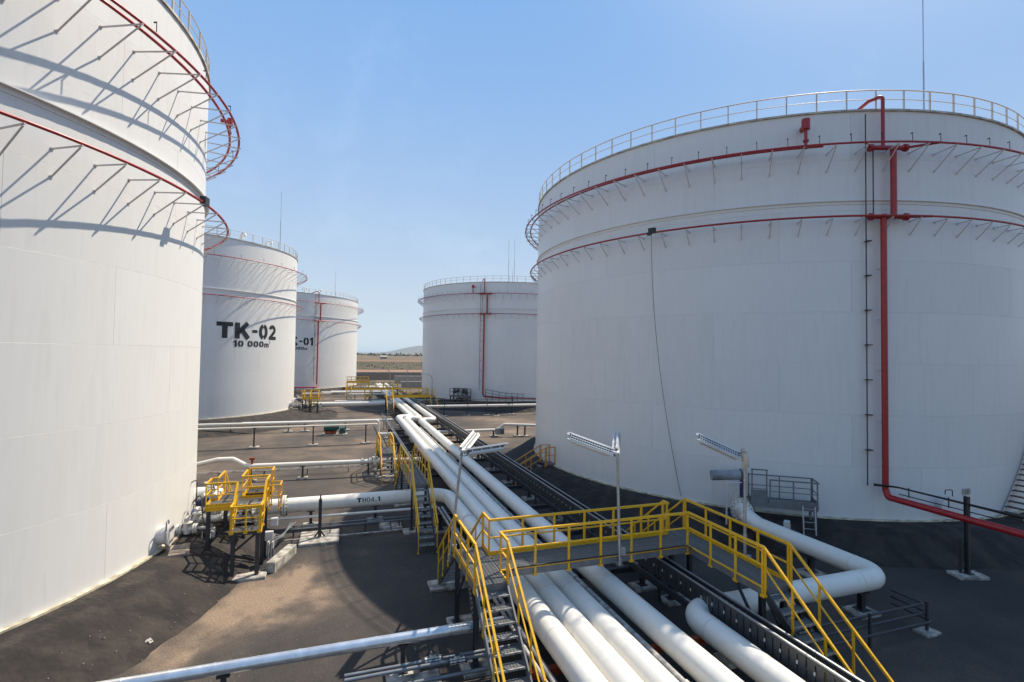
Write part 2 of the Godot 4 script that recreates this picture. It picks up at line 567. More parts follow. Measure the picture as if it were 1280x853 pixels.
# ---------------------------------------------------------------- tanks
func make_tank(label: String, cx: float, cz: float, R: float, rim: float, gird: float, o: Dictionary) -> Node3D:
	var b := 1.0
	var t := thing("storage_tank", label, "storage tank", Vector3(cx, 0, cz), "white oil storage tanks")
	var face: float = o.face
	# inner shell and roof
	var st := nst()
	lathe(st, [Vector2(R - 0.014, b - 0.4), Vector2(R - 0.014, rim - 0.02)], 140)
	part(t, "shell", done(st), M.weld)
	st = nst()
	lathe(st, [Vector2(R - 0.02, rim - 0.05), Vector2(R * 0.5, rim + 0.85), Vector2(0.0, rim + 1.5)], 90, 0, 360, true)
	part(t, "roof", done(st), M.tankroof)
	# shell plates, course by course
	var nc := 8
	var npl: int = o.plates
	var ch := (rim - b) / nc
	var wdeg := 360.0 / npl
	for c in nc:
		var rr: float = R + 0.0025 * (nc - 1 - c)
		var gap: float = rad_to_deg(0.0035 / R)
		var y0 := b + ch * c + 0.002
		var y1 := b + ch * (c + 1) - 0.002
		st = nst()
		lathe(st, [Vector2(R - 0.013, y0), Vector2(rr - 0.002, y0), Vector2(rr, y0 + 0.003), Vector2(rr, y1 - 0.003), Vector2(rr - 0.002, y1), Vector2(R - 0.013, y1)], int(wdeg / 2.5), gap, wdeg - gap)
		for a in [gap, wdeg - gap]:
			var sg := -1.0 if a == gap else 1.0
			var tt := deg_to_rad(a)
			var nn := Vector3(-sin(tt), 0, cos(tt)) * sg
			quad(st, pol(R - 0.013, a, y0), pol(rr, a, y0), pol(rr, a, y1), pol(R - 0.013, a, y1), nn)
		var pm := done(st)
		for k in npl:
			var ang: float = wdeg * k + (c % 3) * wdeg * 0.34 + o.get("turn", 0.0)
			part(t, "shell_plate", pm, M["plate%d" % ((k * 7 + c * 5) % 3)], Transform3D(Basis(Vector3.UP, -deg_to_rad(ang)), Vector3.ZERO))
	# base ring, wind girder, top curb
	st = nst()
	lathe(st, [Vector2(R + 0.14, b - 0.03), Vector2(R + 0.14, b + 0.045), Vector2(R + 0.02, b + 0.05)], 140)
	part(t, "bottom_plate", done(st), M.basering)
	st = nst()
	var gd: float = o.get("gird_out", 0.11)
	lathe(st, [Vector2(R, gird - 0.16), Vector2(R + 0.03, gird - 0.15), Vector2(R + 0.035, gird - 0.02), Vector2(R + gd, gird - 0.015), Vector2(R + gd, gird + 0.02), Vector2(R, gird + 0.03)], 140)
	part(t, "wind_girder", done(st), M.plate0)
	st = nst()
	lathe(st, [Vector2(R + 0.006, rim - 0.09), Vector2(R + 0.075, rim - 0.085), Vector2(R + 0.075, rim - 0.005), Vector2(R - 0.08, rim + 0.012)], 140)
	part(t, "curb_angle", done(st), M.rim)
	# guard rail on the rim
	st = nst()
	tube(st, arc(R - 0.02, rim + 0.86, 0, 357, 3), 0.028, 6, true)
	var gr := part(t, "guard_rail", done(st), M.railgrey)
	st = nst()
	tube(st, arc(R - 0.02, rim + 0.45, 0, 357, 3), 0.018, 6, true)
	part(gr, "mid_rail", done(st), M.railgrey)
	var npost: int = int(round(TAU * R / 1.22))
	for k in npost:
		part(gr, "post", post_mesh(0.86, 0.06, 0.045, 0.0), M.railgrey, polx(R - 0.02, 360.0 * k / npost, rim))
	# cooling water rings with brackets and spray nozzles
	var span := 118.0
	for lv in 2:
		var ry: float = o.up if lv == 0 else o.low
		var off: float = o.upoff if lv == 0 else o.lowoff
		st = nst()
		tube(st, arc(R + off, ry, face - 150, face + 150, 2.5), 0.047, 8)
		var ring := part(t, "cooling_ring_pipe", done(st), M.red)
		if lv == 0 and o.has("foam"):
			st = nst()
			tube(st, arc(R + off - 0.36, ry + 0.06, o.foam[0], o.foam[1], 2.5), 0.05, 8)
			part(t, "foam_ring_pipe", done(st), M.red)
		var bk := "br%.2f" % off
		if not MC.has(bk):
			st = nst()
			var drop := 0.32 + off * 0.44
			bar(st, Vector3(0, -0.1, 0), Vector3(off + 0.08, -0.085, 0), 0.034, 0.036)
			bar(st, Vector3(off + 0.02, -0.12, 0), Vector3(0, -0.12 - drop, 0), 0.032, 0.034)
			cbox(st, Vector3(0.008, -0.1, 0), Vector3(0.016, 0.08, 0.07))
			cbox(st, Vector3(0.008, -0.12 - drop, 0), Vector3(0.016, 0.08, 0.07))
			MC[bk] = done(st)
		var step: float = rad_to_deg(1.15 / R)
		var nb := int(span * 2 / step)
		for k in nb:
			var an := face - span + step * (k + 0.5)
			part(ring, "bracket", MC[bk], M.bracket, polx(R + 0.012, an, ry))
		if lv == 0:
			if not MC.has("nozzle"):
				st = nst()
				cyl(st, Vector3(0, 0.04, 0), Vector3(0, 0.42, 0), 0.013, 6)
				cyl(st, Vector3(0.0, 0.41, 0), Vector3(-0.09, 0.4, 0), 0.022, 6)
				MC["nozzle"] = done(st)
			for k in nb:
				if k % 2 == 0 or R > 13:
					part(ring, "spray_nozzle", MC["nozzle"], M.black, polx(R + off - 0.05, face - span + step * (k + 1.0), ry))
	# vents and lightning rods on the roof
	if not MC.has("vent"):
		st = nst()
		tube(st, bend([Vector3(0, -0.4, 0), Vector3(0, 1.0, 0), Vector3(0.9, 1.0, 0), Vector3(0.9, 0.45, 0)], 0.42, 8), 0.2, 12)
		MC["vent"] = done(st)
	for a in o.get("vents", []):
		part(t, "roof_vent", MC["vent"], M.plate0, Transform3D(Basis(Vector3.UP, -deg_to_rad(a)).scaled(Vector3.ONE * 0.75), pol(R - 2.0, a, rim + 0.3)))
	for a in o.get("rods", []):
		st = nst()
		cyl(st, Vector3(0, -0.6, 0), Vector3(0, a[2] * 0.5, 0), 0.035, 6)
		cyl(st, Vector3(0, a[2] * 0.5, 0), Vector3(0, a[2], 0), 0.02, 6)
		part(t, "lightning_rod", done(st), M.galv, Transform3D(Basis.IDENTITY, pol(R + a[1], a[0], rim)))
	# red riser
	if o.has("riser"):
		var a: float = o.riser
		var da := rad_to_deg(0.42 / R)
		var u: float = o.up
		var l: float = o.low
		var rp: float = o.get("riser_r", 0.12)
		var r1 := R + 0.34
		var rs := pipe_part(t, "riser_pipe", [pol(r1, a, l + 0.1), pol(r1, a, o.riser_bottom)], rp, M.red, 0.0, 12)
		pipe_part(rs, "riser_pipe", [pol(r1, a - da, u), pol(r1, a - da, l - 0.1)], rp, M.red, 0, 12)
		pipe_part(rs, "tee", [pol(r1, a + da * 1.2, l), pol(r1, a - da * 2.2, l)], rp * 0.85, M.red, 0, 12)
		pipe_part(rs, "tee", [pol(r1, a + da * 1.2, u), pol(r1, a - da * 2.2, u)], rp * 0.85, M.red, 0, 12)
		for y in [u, l]:
			for s in [1.2, -2.2]:
				pipe_part(rs, "coupling", [pol(r1, a + da * s - 0.25, y), pol(r1, a + da * s + 0.25, y)], rp * 1.35, M.red, 0, 12)
				pipe_part(rs, "feed_pipe", [pol(r1, a + da * s, y), pol(R + (o.upoff if y == u else o.lowoff), a + da * s * 2.0, y)], 0.055, M.red, 0, 8)
		pipe_part(rs, "gooseneck", [pol(r1, a, u), pol(r1, a, rim + 0.42), pol(R - 0.1, a + 1.2, rim + 0.4), pol(R - 0.8, a + 2.8, rim + 0.05)], rp * 0.62, M.red, 0.16, 10)
		var y := l - 2.2
		while y > o.riser_bottom + 1.0:
			st = nst()
			bar(st, Vector3(0, 0, 0), Vector3(0.3, 0, 0), 0.06, 0.06)
			part(rs, "clamp", done(st), M.bracket, polx(R + 0.01, a, y))
			y -= 2.2
		for k in 2:
			var ca: float = a + rad_to_deg(([0.62, 0.32][k]) / R)
			pipe_part(rs, "conduit", [pol(R + 0.2, ca, rim - 0.3 if k == 0 else u), pol(R + 0.2, ca, 2.5 if k == 0 else gird - 0.6)], 0.024, M.darksteel, 0, 8)
		y = l - 1.0
		while y > 3.5:
			st = nst()
			cbox(st, Vector3(0.12, 0, 0), Vector3(0.22, 0.04, 0.2))
			part(rs, "conduit_clip", done(st), M.darksteel, polx(R + 0.01, a + rad_to_deg(0.5 / R), y))
			y -= 1.5
	# foam chamber
	for a in o.get("monitors", []):
		st = nst()
		cyl(st, Vector3(0, 0, 0), Vector3(0, 1.0, 0), 0.075, 10)
		cyl(st, Vector3(0, 0.35, 0), Vector3(0, 0.45, 0), 0.13, 10)
		cyl(st, Vector3(0, 0.95, 0), Vector3(0, 1.45, 0), 0.19, 12)
		cyl(st, Vector3(0, 1.2, 0), Vector3(-0.6, 1.2, 0), 0.13, 10)
		part(t, "foam_chamber", done(st), M.red, polx(R + o.upoff - 0.36, a, o.up) * Transform3D(Basis.from_scale(Vector3.ONE * (0.6 if R < 13.0 else 0.9)), Vector3.ZERO))
	for a in o.get("boxes", []):
		st = nst()
		cbox(st, Vector3(0, 0.1, 0), Vector3(0.2, 0.26, 0.34))
		cbox(st, Vector3(0.05, -0.05, 0.12), Vector3(0.12, 0.14, 0.2))
		part(t, "junction_box", done(st), M.black, polx(R + o.lowoff, a, o.low))
	# manhole
	for a in o.get("manholes", []):
		st = nst()
		cyl(st, Vector3(0, 0, 0), Vector3(0.28, 0, 0), 0.33, 20)
		cyl(st, Vector3(0.28, 0, 0), Vector3(0.33, 0, 0), 0.42, 20)
		cyl(st, Vector3(0.34, 0, 0), Vector3(0.38, 0, 0), 0.42, 20)
		var mh := part(t, "manhole", done(st), M.plate1, polx(R, a, 1.72))
		st = nst()
		tube(st, bend([Vector3(0.36, 0.3, -0.1), Vector3(0.36, 0.68, -0.1), Vector3(0.36, 0.68, 0.25), Vector3(0.36, 0.5, 0.25)], 0.06, 4), 0.02, 6)
		part(mh, "davit", done(st), M.darksteel)
	return t

func embankment(cx: float, cz: float, R: float, toe: float, m: Material, sd: int, m2: Material) -> void:
	var n := FastNoiseLite.new()
	n.seed = sd
	n.frequency = 0.35
	n.fractal_octaves = 4
	var prof := [Vector2(R - 0.5, 0.99), Vector2(R + 0.35, 0.985), Vector2(R + 0.9, 0.95), Vector2(R + 1.15, 0.86)]
	for i in 7:
		var f := (i + 1) / 7.0
		prof.append(Vector2(lerpf(R + 1.15, R + toe, f), lerpf(0.86, -0.05, f)))
	var st := nst()
	var segs := 240
	var grid := []
	for i in segs + 1:
		var row := []
		for j in prof.size():
			var p: Vector2 = prof[j]
			var q := pol(p.x, 360.0 * (i % segs) / segs, p.y)
			var amp := 0.0 if j < 2 else (0.09 if j < prof.size() - 1 else 0.0)
			var wob := n.get_noise_3d(q.x, q.y, q.z)
			q.y += wob * amp
			if j == prof.size() - 1:
				q += Vector3(q.x, 0, q.z).normalized() * wob * 0.5
			row.append(q)
		grid.append(row)
	var s2 := nst()
	for i in segs:
		for j in prof.size() - 1:
			var A: Vector3 = grid[i][j]
			var B: Vector3 = grid[i + 1][j]
			var C: Vector3 = grid[i + 1][j + 1]
			var D: Vector3 = grid[i][j + 1]
			var t := st if j < 3 else s2
			t.add_vertex(A); t.add_vertex(C); t.add_vertex(B)
			t.add_vertex(A); t.add_vertex(D); t.add_vertex(C)
	for t in [st, s2]:
		t.index()
		t.generate_normals()
	struct("embankment_shoulder", st.commit(), m2, Transform3D(Basis.IDENTITY, Vector3(cx, 0, cz)))
	struct("embankment", s2.commit(), m, Transform3D(Basis.IDENTITY, Vector3(cx, 0, cz)))

func _ready() -> void:
	# ---- camera
	var cam := Camera3D.new()
	cam.name = "camera"
	add_child(cam)
	cam.position = Vector3(0, 7.8, 0)
	cam.fov = 69.05
	cam.near = 0.1
	cam.far = 30000.0
	cam.basis = Basis(Vector3.UP, deg_to_rad(-18.778)) * Basis(Vector3.RIGHT, deg_to_rad(1.697)) * Basis(Vector3.BACK, deg_to_rad(0.87))
	cam.current = true
	# ---- sky, sun, exposure
	var env := Environment.new()
	var sm := ProceduralSkyMaterial.new()
	sm.sky_top_color = Color(0.46, 0.655, 0.885)
	sm.sky_horizon_color = Color(0.83, 0.875, 0.89)
	sm.sky_curve = 0.22
	sm.ground_bottom_color = Color(0.3, 0.26, 0.22)
	sm.ground_horizon_color = Color(0.6, 0.6, 0.58)
	sm.sun_angle_max = 75.0
	sm.sun_curve = 0.15
	sm.sky_cover = wisps()
	sm.sky_cover_modulate = Color(1, 1, 1, 0.55)
	var sky := Sky.new()
	sky.sky_material = sm
	env.background_mode = Environment.BG_SKY
	env.sky = sky
	env.background_energy_multiplier = 0.78
	env.tonemap_mode = Environment.TONE_MAPPER_LINEAR
	env.tonemap_exposure = 1.43
	env.sdfgi_enabled = true
	env.ssao_enabled = true
	env.ssil_enabled = true
	env.fog_enabled = true
	env.fog_density = 0.00005
	env.fog_light_color = Color(0.72, 0.79, 0.86)
	var we := WorldEnvironment.new()
	we.name = "world_environment"
	we.environment = env
	add_child(we)
	var sun := DirectionalLight3D.new()
	sun.name = "sun"
	add_child(sun)
	sun.look_at_from_position(Vector3(12.7, 18.85, -6.96), Vector3.ZERO)
	sun.light_energy = 1.6
	sun.light_color = Color(1.0, 0.955, 0.88)
	sun.light_angular_distance = 0.5
	sun.shadow_enabled = true
	materials()
	# ---- setting
	yard_ground()
	far_country()
	embankment(-18.04, -22.19, 12.42, 2.9, M.berm, 61, M.berm)
	embankment(-18.21, -67.72, 12.42, 5.6, M.berm, 62, M.berm)
	embankment(-16.15, -115.53, 19.0, 4.0, M.berm, 63, M.berm)
	embankment(27.5, -28.96, 14.86, 2.6, M.berm, 64, M.berm)
	embankment(27.71, -84.21, 14.86, 6.0, M.berm, 65, M.berm)
	# ---- tanks
	make_tank("nearest sunlit white storage tank, beside the yellow valve platform", -18.04, -22.19, 12.42, 19.5, 14.1, {"face": 50.0, "plates": 9, "turn": 25.2 - 4.0, "up": 17.1, "low": 13.1, "upoff": 1.22, "lowoff": 0.9, "foam": [-70.0, 70.0], "monitors": [-9.0], "boxes": [8.0], "rods": [[2.0, -0.6, 6.0]], "vents": [80.0], "gird_out": 0.16})
	var t2 := make_tank("white storage tank lettered TK-02 in black stencil", -18.21, -67.72, 12.42, 19.5, 14.1, {"face": 60.0, "plates": 9, "turn": 12.0, "up": 17.3, "low": 13.4, "upoff": 1.2, "lowoff": 0.8, "rods": [[24.0, -0.4, 7.0]], "vents": [45.0, 25.0, 100.0]})
	var t1 := make_tank("white storage tank with red riser, its lettering half hidden, ending in 01", -16.15, -115.53, 19.0, 18.9, 14.65, {"face": 65.0, "plates": 14, "up": 17.2, "low": 13.85, "upoff": 1.2, "lowoff": 0.8, "riser": 53.2, "riser_bottom": 1.9, "rods": [[35.0, -1.5, 5.5]], "vents": [58.0, 48.0, 70.0]})
	var ta := make_tank("wide white tank in shade with thick red riser and hanging black cable", 27.5, -28.96, 14.86, 18.85, 14.8, {"face": 125.0, "plates": 11, "up": 17.0, "low": 14.0, "upoff": 0.96, "lowoff": 0.55, "foam": [121.4, 230.0], "monitors": [123.9], "riser": 112.0, "riser_bottom": 2.35, "riser_r": 0.12, "boxes": [148.5], "rods": [[87.0, -3.0, 9.0]], "manholes": [101.4], "turn": 7.0})
	var tf := make_tank("far shaded white tank with a red riser and two lightning rods", 27.71, -84.21, 14.86, 18.85, 14.8, {"face": 120.0, "plates": 11, "up": 17.0, "low": 14.0, "upoff": 0.96, "lowoff": 0.6, "foam": [119.0, 230.0], "monitors": [128.0], "riser": 121.5, "riser_bottom": 2.0, "rods": [[108.0, -1.0, 6.5], [104.0, -2.0, 7.0], [105.5, -0.5, 2.0]], "manholes": [108.0]})
	lettering(t2, t1)
	tank_fittings(ta, tf)
	pipe_rack()
	main_crossover()
	small_crossovers()
	lamps()
	left_side()
	right_side()
	far_side()
	small_things()
func materials() -> void:
	var fine := noise_tex(3, 0.02, 0.86, 1.0, 512, 1.2)
	var blotch := noise_tex(5, 0.008, 0.62, 1.0, 512, 1.6)
	var streak := stain_tex(9, 0.012, 0.6, 0.03, 0.035)
	var rough := noise_tex(11, 0.05, 0.55, 1.0, 512, 1.5)
	M.plate0 = mk(lin(0.672, 0.66, 0.636), 0.42, 0, streak, Vector3(0.3, 0.022, 0.3))
	M.plate1 = mk(lin(0.662, 0.65, 0.626), 0.45, 0, streak, Vector3(0.27, 0.02, 0.27))
	M.plate2 = mk(lin(0.68, 0.668, 0.644), 0.4, 0, streak, Vector3(0.33, 0.024, 0.33))
	M.weld = mk(lin(0.58, 0.57, 0.55), 0.6)
	M.tankroof = mk(lin(0.7, 0.69, 0.66), 0.5)
	M.basering = mk(lin(0.72, 0.63, 0.45), 0.6, 0, blotch, Vector3(0.5, 0.5, 0.5))
	M.rim = mk(lin(0.6, 0.55, 0.46), 0.6, 0, blotch, Vector3(0.4, 0.4, 0.4))
	M.railgrey = mk(lin(0.5, 0.43, 0.36), 0.5)
	M.bracket = mk(lin(0.55, 0.51, 0.48), 0.5)
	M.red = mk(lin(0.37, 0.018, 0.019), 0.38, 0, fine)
	M.redmain = mk(lin(0.42, 0.018, 0.022), 0.35, 0, fine)  # slightly brighter, glossier red of the fire main
	M.pipe = mk(lin(0.73, 0.695, 0.62), 0.34, 0, stain_tex(15, 0.014, 0.64, 0.05, 0.05), Vector3(0.24, 0.24, 0.24))
	M.silver = mk(lin(0.72, 0.73, 0.74), 0.3, 0.75, fine)
	M.cladgrey = mk(lin(0.3, 0.31, 0.32), 0.45, 0.0, blotch)
	M.smallpipe = mk(lin(0.5, 0.47, 0.42), 0.55, 0, blotch, Vector3(0.8, 0.8, 0.8))
	M.yellow = mk(lin(0.86, 0.47, 0.012), 0.36, 0, stain_tex(17, 0.03, 0.6, 0.3, 0.14), Vector3(0.9, 0.9, 0.9))
	M.orangepaint = mk(lin(0.62, 0.25, 0.02), 0.42)
	M.orange = mk(lin(0.4, 0.07, 0.02), 0.6, 0, blotch)
	M.darksteel = mk(lin(0.035, 0.036, 0.04), 0.5, 0, fine)
	M.black = mk(lin(0.014, 0.014, 0.016), 0.5)
	M.traysteel = mk(lin(0.06, 0.062, 0.066), 0.42, 0.3, fine)
	M.galv = mk(lin(0.42, 0.43, 0.44), 0.4, 0.6, fine, Vector3(1, 1, 1))
	M.greysteel = mk(lin(0.19, 0.2, 0.21), 0.45, 0.35, fine)
	M.grating = mk(lin(0.36, 0.37, 0.36), 0.5, 0.2, rough, Vector3(0.9, 0.9, 0.9))
	M.nosing = mk(lin(0.5, 0.49, 0.46), 0.5, 0.2, rough)
	M.concrete = mk(lin(0.47, 0.43, 0.37), 0.9, 0, blotch, Vector3(0.6, 0.6, 0.6))
	M.slabtan = mk(lin(0.33, 0.27, 0.21), 0.9, 0, blotch)
	M.gravel = mk(lin(0.26, 0.23, 0.2), 0.95)
	M.bolt = mk(lin(0.05, 0.045, 0.045), 0.5, 0.5)
	M.letter = mk(lin(0.012, 0.012, 0.014), 0.6)
	M.valve = mk(lin(0.62, 0.6, 0.57), 0.45, 0, fine)
	M.blue = mk(lin(0.02, 0.03, 0.1), 0.5)
	M.green = mk(lin(0.02, 0.09, 0.075), 0.45)
	M.lampwhite = mk(lin(0.5, 0.5, 0.49), 0.5, 0.0)
	M.lens = mk(lin(0.12, 0.13, 0.15), 0.2, 0.2)
	M.berm = ground_mat(lin(0.014, 0.0112, 0.0098), lin(0.04, 0.031, 0.025), 31)
	M.earth = ground_mat(lin(0.015, 0.012, 0.011), lin(0.026, 0.021, 0.018), 35)

func ground_mat(a: Color, b: Color, sd: int) -> StandardMaterial3D:
	var n := FastNoiseLite.new()
	n.seed = sd
	n.frequency = 0.012
	n.fractal_octaves = 6
	var im := n.get_seamless_image(512, 512)
	im.convert(Image.FORMAT_L8)
	var d := im.get_data()
	var out := PackedByteArray()
	out.resize(512 * 512 * 3)
	for i in d.size():
		var v := smoothstep(0.3, 0.78, d[i] / 255.0)
		var c := a.lerp(b, v)
		out[i * 3] = int(c.r * 255)
		out[i * 3 + 1] = int(c.g * 255)
		out[i * 3 + 2] = int(c.b * 255)
	var o := Image.create_from_data(512, 512, false, Image.FORMAT_RGB8, out)
	o.generate_mipmaps()
	var m := mk(Color.WHITE, 0.95, 0, ImageTexture.create_from_image(o), Vector3(0.16, 0.16, 0.16))
	m.normal_enabled = true
	m.normal_texture = grain_normal()
	m.normal_scale = 0.8
	return m

func grain_normal() -> ImageTexture:
	if not MC.has("grain"):
		var n := FastNoiseLite.new()
		n.seed = 8
		n.frequency = 0.06
		n.fractal_octaves = 4
		var im := n.get_seamless_image(512, 512)
		im.convert(Image.FORMAT_RGBA8)
		im.bump_map_to_normal_map(3.0)
		im.generate_mipmaps()
		MC["grain"] = ImageTexture.create_from_image(im)
	return MC["grain"]

# ground colour map of the yard: dusty asphalt, blown sand by the nearest tank, and zones of paler ground
const GX0 := -70.0
const GX1 := 90.0
const GZ0 := -165.0
const GZ1 := 25.0
func yard_ground() -> void:
	var W := 1280
	var H := 1520
	var n1 := FastNoiseLite.new()
	n1.seed = 101
	n1.frequency = 0.012
	n1.fractal_octaves = 5
	n1.domain_warp_enabled = true
	n1.domain_warp_amplitude = 40.0
	n1.domain_warp_frequency = 0.008
	var n2 := FastNoiseLite.new()
	n2.seed = 77
	n2.frequency = 0.06
	n2.fractal_octaves = 5
	var n3 := FastNoiseLite.new()
	n3.seed = 55
	n3.frequency = 0.3
	n3.fractal_octaves = 2
	var i1 := n1.get_image(W, H)
	var i2 := n2.get_image(W, H)
	var i3 := n3.get_image(W, H)
	for im in [i1, i2, i3]:
		im.convert(Image.FORMAT_L8)
	var d1 := i1.get_data()
	var d2 := i2.get_data()
	var d3 := i3.get_data()
	var out := PackedByteArray()
	out.resize(W * H * 3)
	var cr := PackedByteArray(); var cg := PackedByteArray(); var cb := PackedByteArray()
	cr.resize(256); cg.resize(256); cb.resize(256)
	# dark asphalt -> dusty brown -> sand
	var stops := [[0.0, lin(0.026, 0.024, 0.0235)], [0.4, lin(0.064, 0.051, 0.042)], [0.7, lin(0.135, 0.1, 0.073)], [1.0, lin(0.27, 0.19, 0.13)]]
	for i in 256:
		var f := i / 255.0
		for k in 3:
			if f >= stops[k][0] and f <= stops[k + 1][0]:
				var c: Color = stops[k][1].lerp(stops[k + 1][1], (f - stops[k][0]) / (stops[k + 1][0] - stops[k][0]))
				cr[i] = int(c.r * 255); cg[i] = int(c.g * 255); cb[i] = int(c.b * 255)
	for j in H:
		var z := GZ0 + (GZ1 - GZ0) * (j + 0.5) / H
		for i in W:
			var x := GX0 + (GX1 - GX0) * (i + 0.5) / W
			var k := j * W + i
			var a := d1[k] / 255.0
			var b := d2[k] / 255.0
			# how far up the colour ramp the zone sits
			var ground_tone := 0.1
			if x < 4.5:
				ground_tone = 0.34
				var rl := sqrt((x + 18.04) * (x + 18.04) + (z + 22.19) * (z + 22.19))
				ground_tone += 0.62 * exp(-pow((rl - 16.6 - (b - 0.5) * 3.0) / 1.2, 2.0)) * smoothstep(-27.0, -20.0, z) * smoothstep(0.25, 0.7, a)
				if z < -27.0:
					ground_tone += 0.17
				if z < -43.0:
					ground_tone += 0.06
			elif x > 9.0 and z < -40.0:
				ground_tone = 0.62  # paler ground right of the far rack
			elif x > 9.0:
				ground_tone = 0.22
			if z < -62.0:
				ground_tone = maxf(ground_tone, 0.4)
			var v := ground_tone + (a - 0.5) * 0.75 + (b - 0.5) * 0.3 + (d3[k] / 255.0 - 0.5) * 0.12
			var q := int(clampf(v, 0.0, 1.0) * 255)
			out[k * 3] = cr[q]; out[k * 3 + 1] = cg[q]; out[k * 3 + 2] = cb[q]
	var im := Image.create_from_data(W, H, false, Image.FORMAT_RGB8, out)
	im.generate_mipmaps()
	var m := StandardMaterial3D.new()
	m.albedo_texture = ImageTexture.create_from_image(im)
	m.roughness = 0.92
	m.detail_enabled = true
	m.detail_blend_mode = BaseMaterial3D.BLEND_MODE_MUL
	m.detail_uv_layer = BaseMaterial3D.DETAIL_UV_2
	m.detail_albedo = noise_tex(201, 0.05, 0.8, 1.0, 1024, 1.7)
	var st := nst()
	for tr in [[0, 1, 2], [0, 2, 3]]:
		for e in tr:
			var u: Vector2 = [Vector2(0, 0), Vector2(1, 0), Vector2(1, 1), Vector2(0, 1)][e]
			st.set_normal(Vector3.UP)
			st.set_uv(u)
			st.set_uv2(u * Vector2(40, 47.5))
			st.add_vertex(Vector3(lerpf(GX0, GX1, u.x), 0, lerpf(GZ0, GZ1, u.y)))
	struct("yard_ground", done(st), m)

func sheet(called: String, x0: float, x1: float, z0: float, z1: float, y: float, m: Material) -> void:
	var st := nst()
	quad(st, Vector3(x0, y, z0), Vector3(x1, y, z0), Vector3(x1, y, z1), Vector3(x0, y, z1), Vector3.UP)
	struct(called, done(st), m)

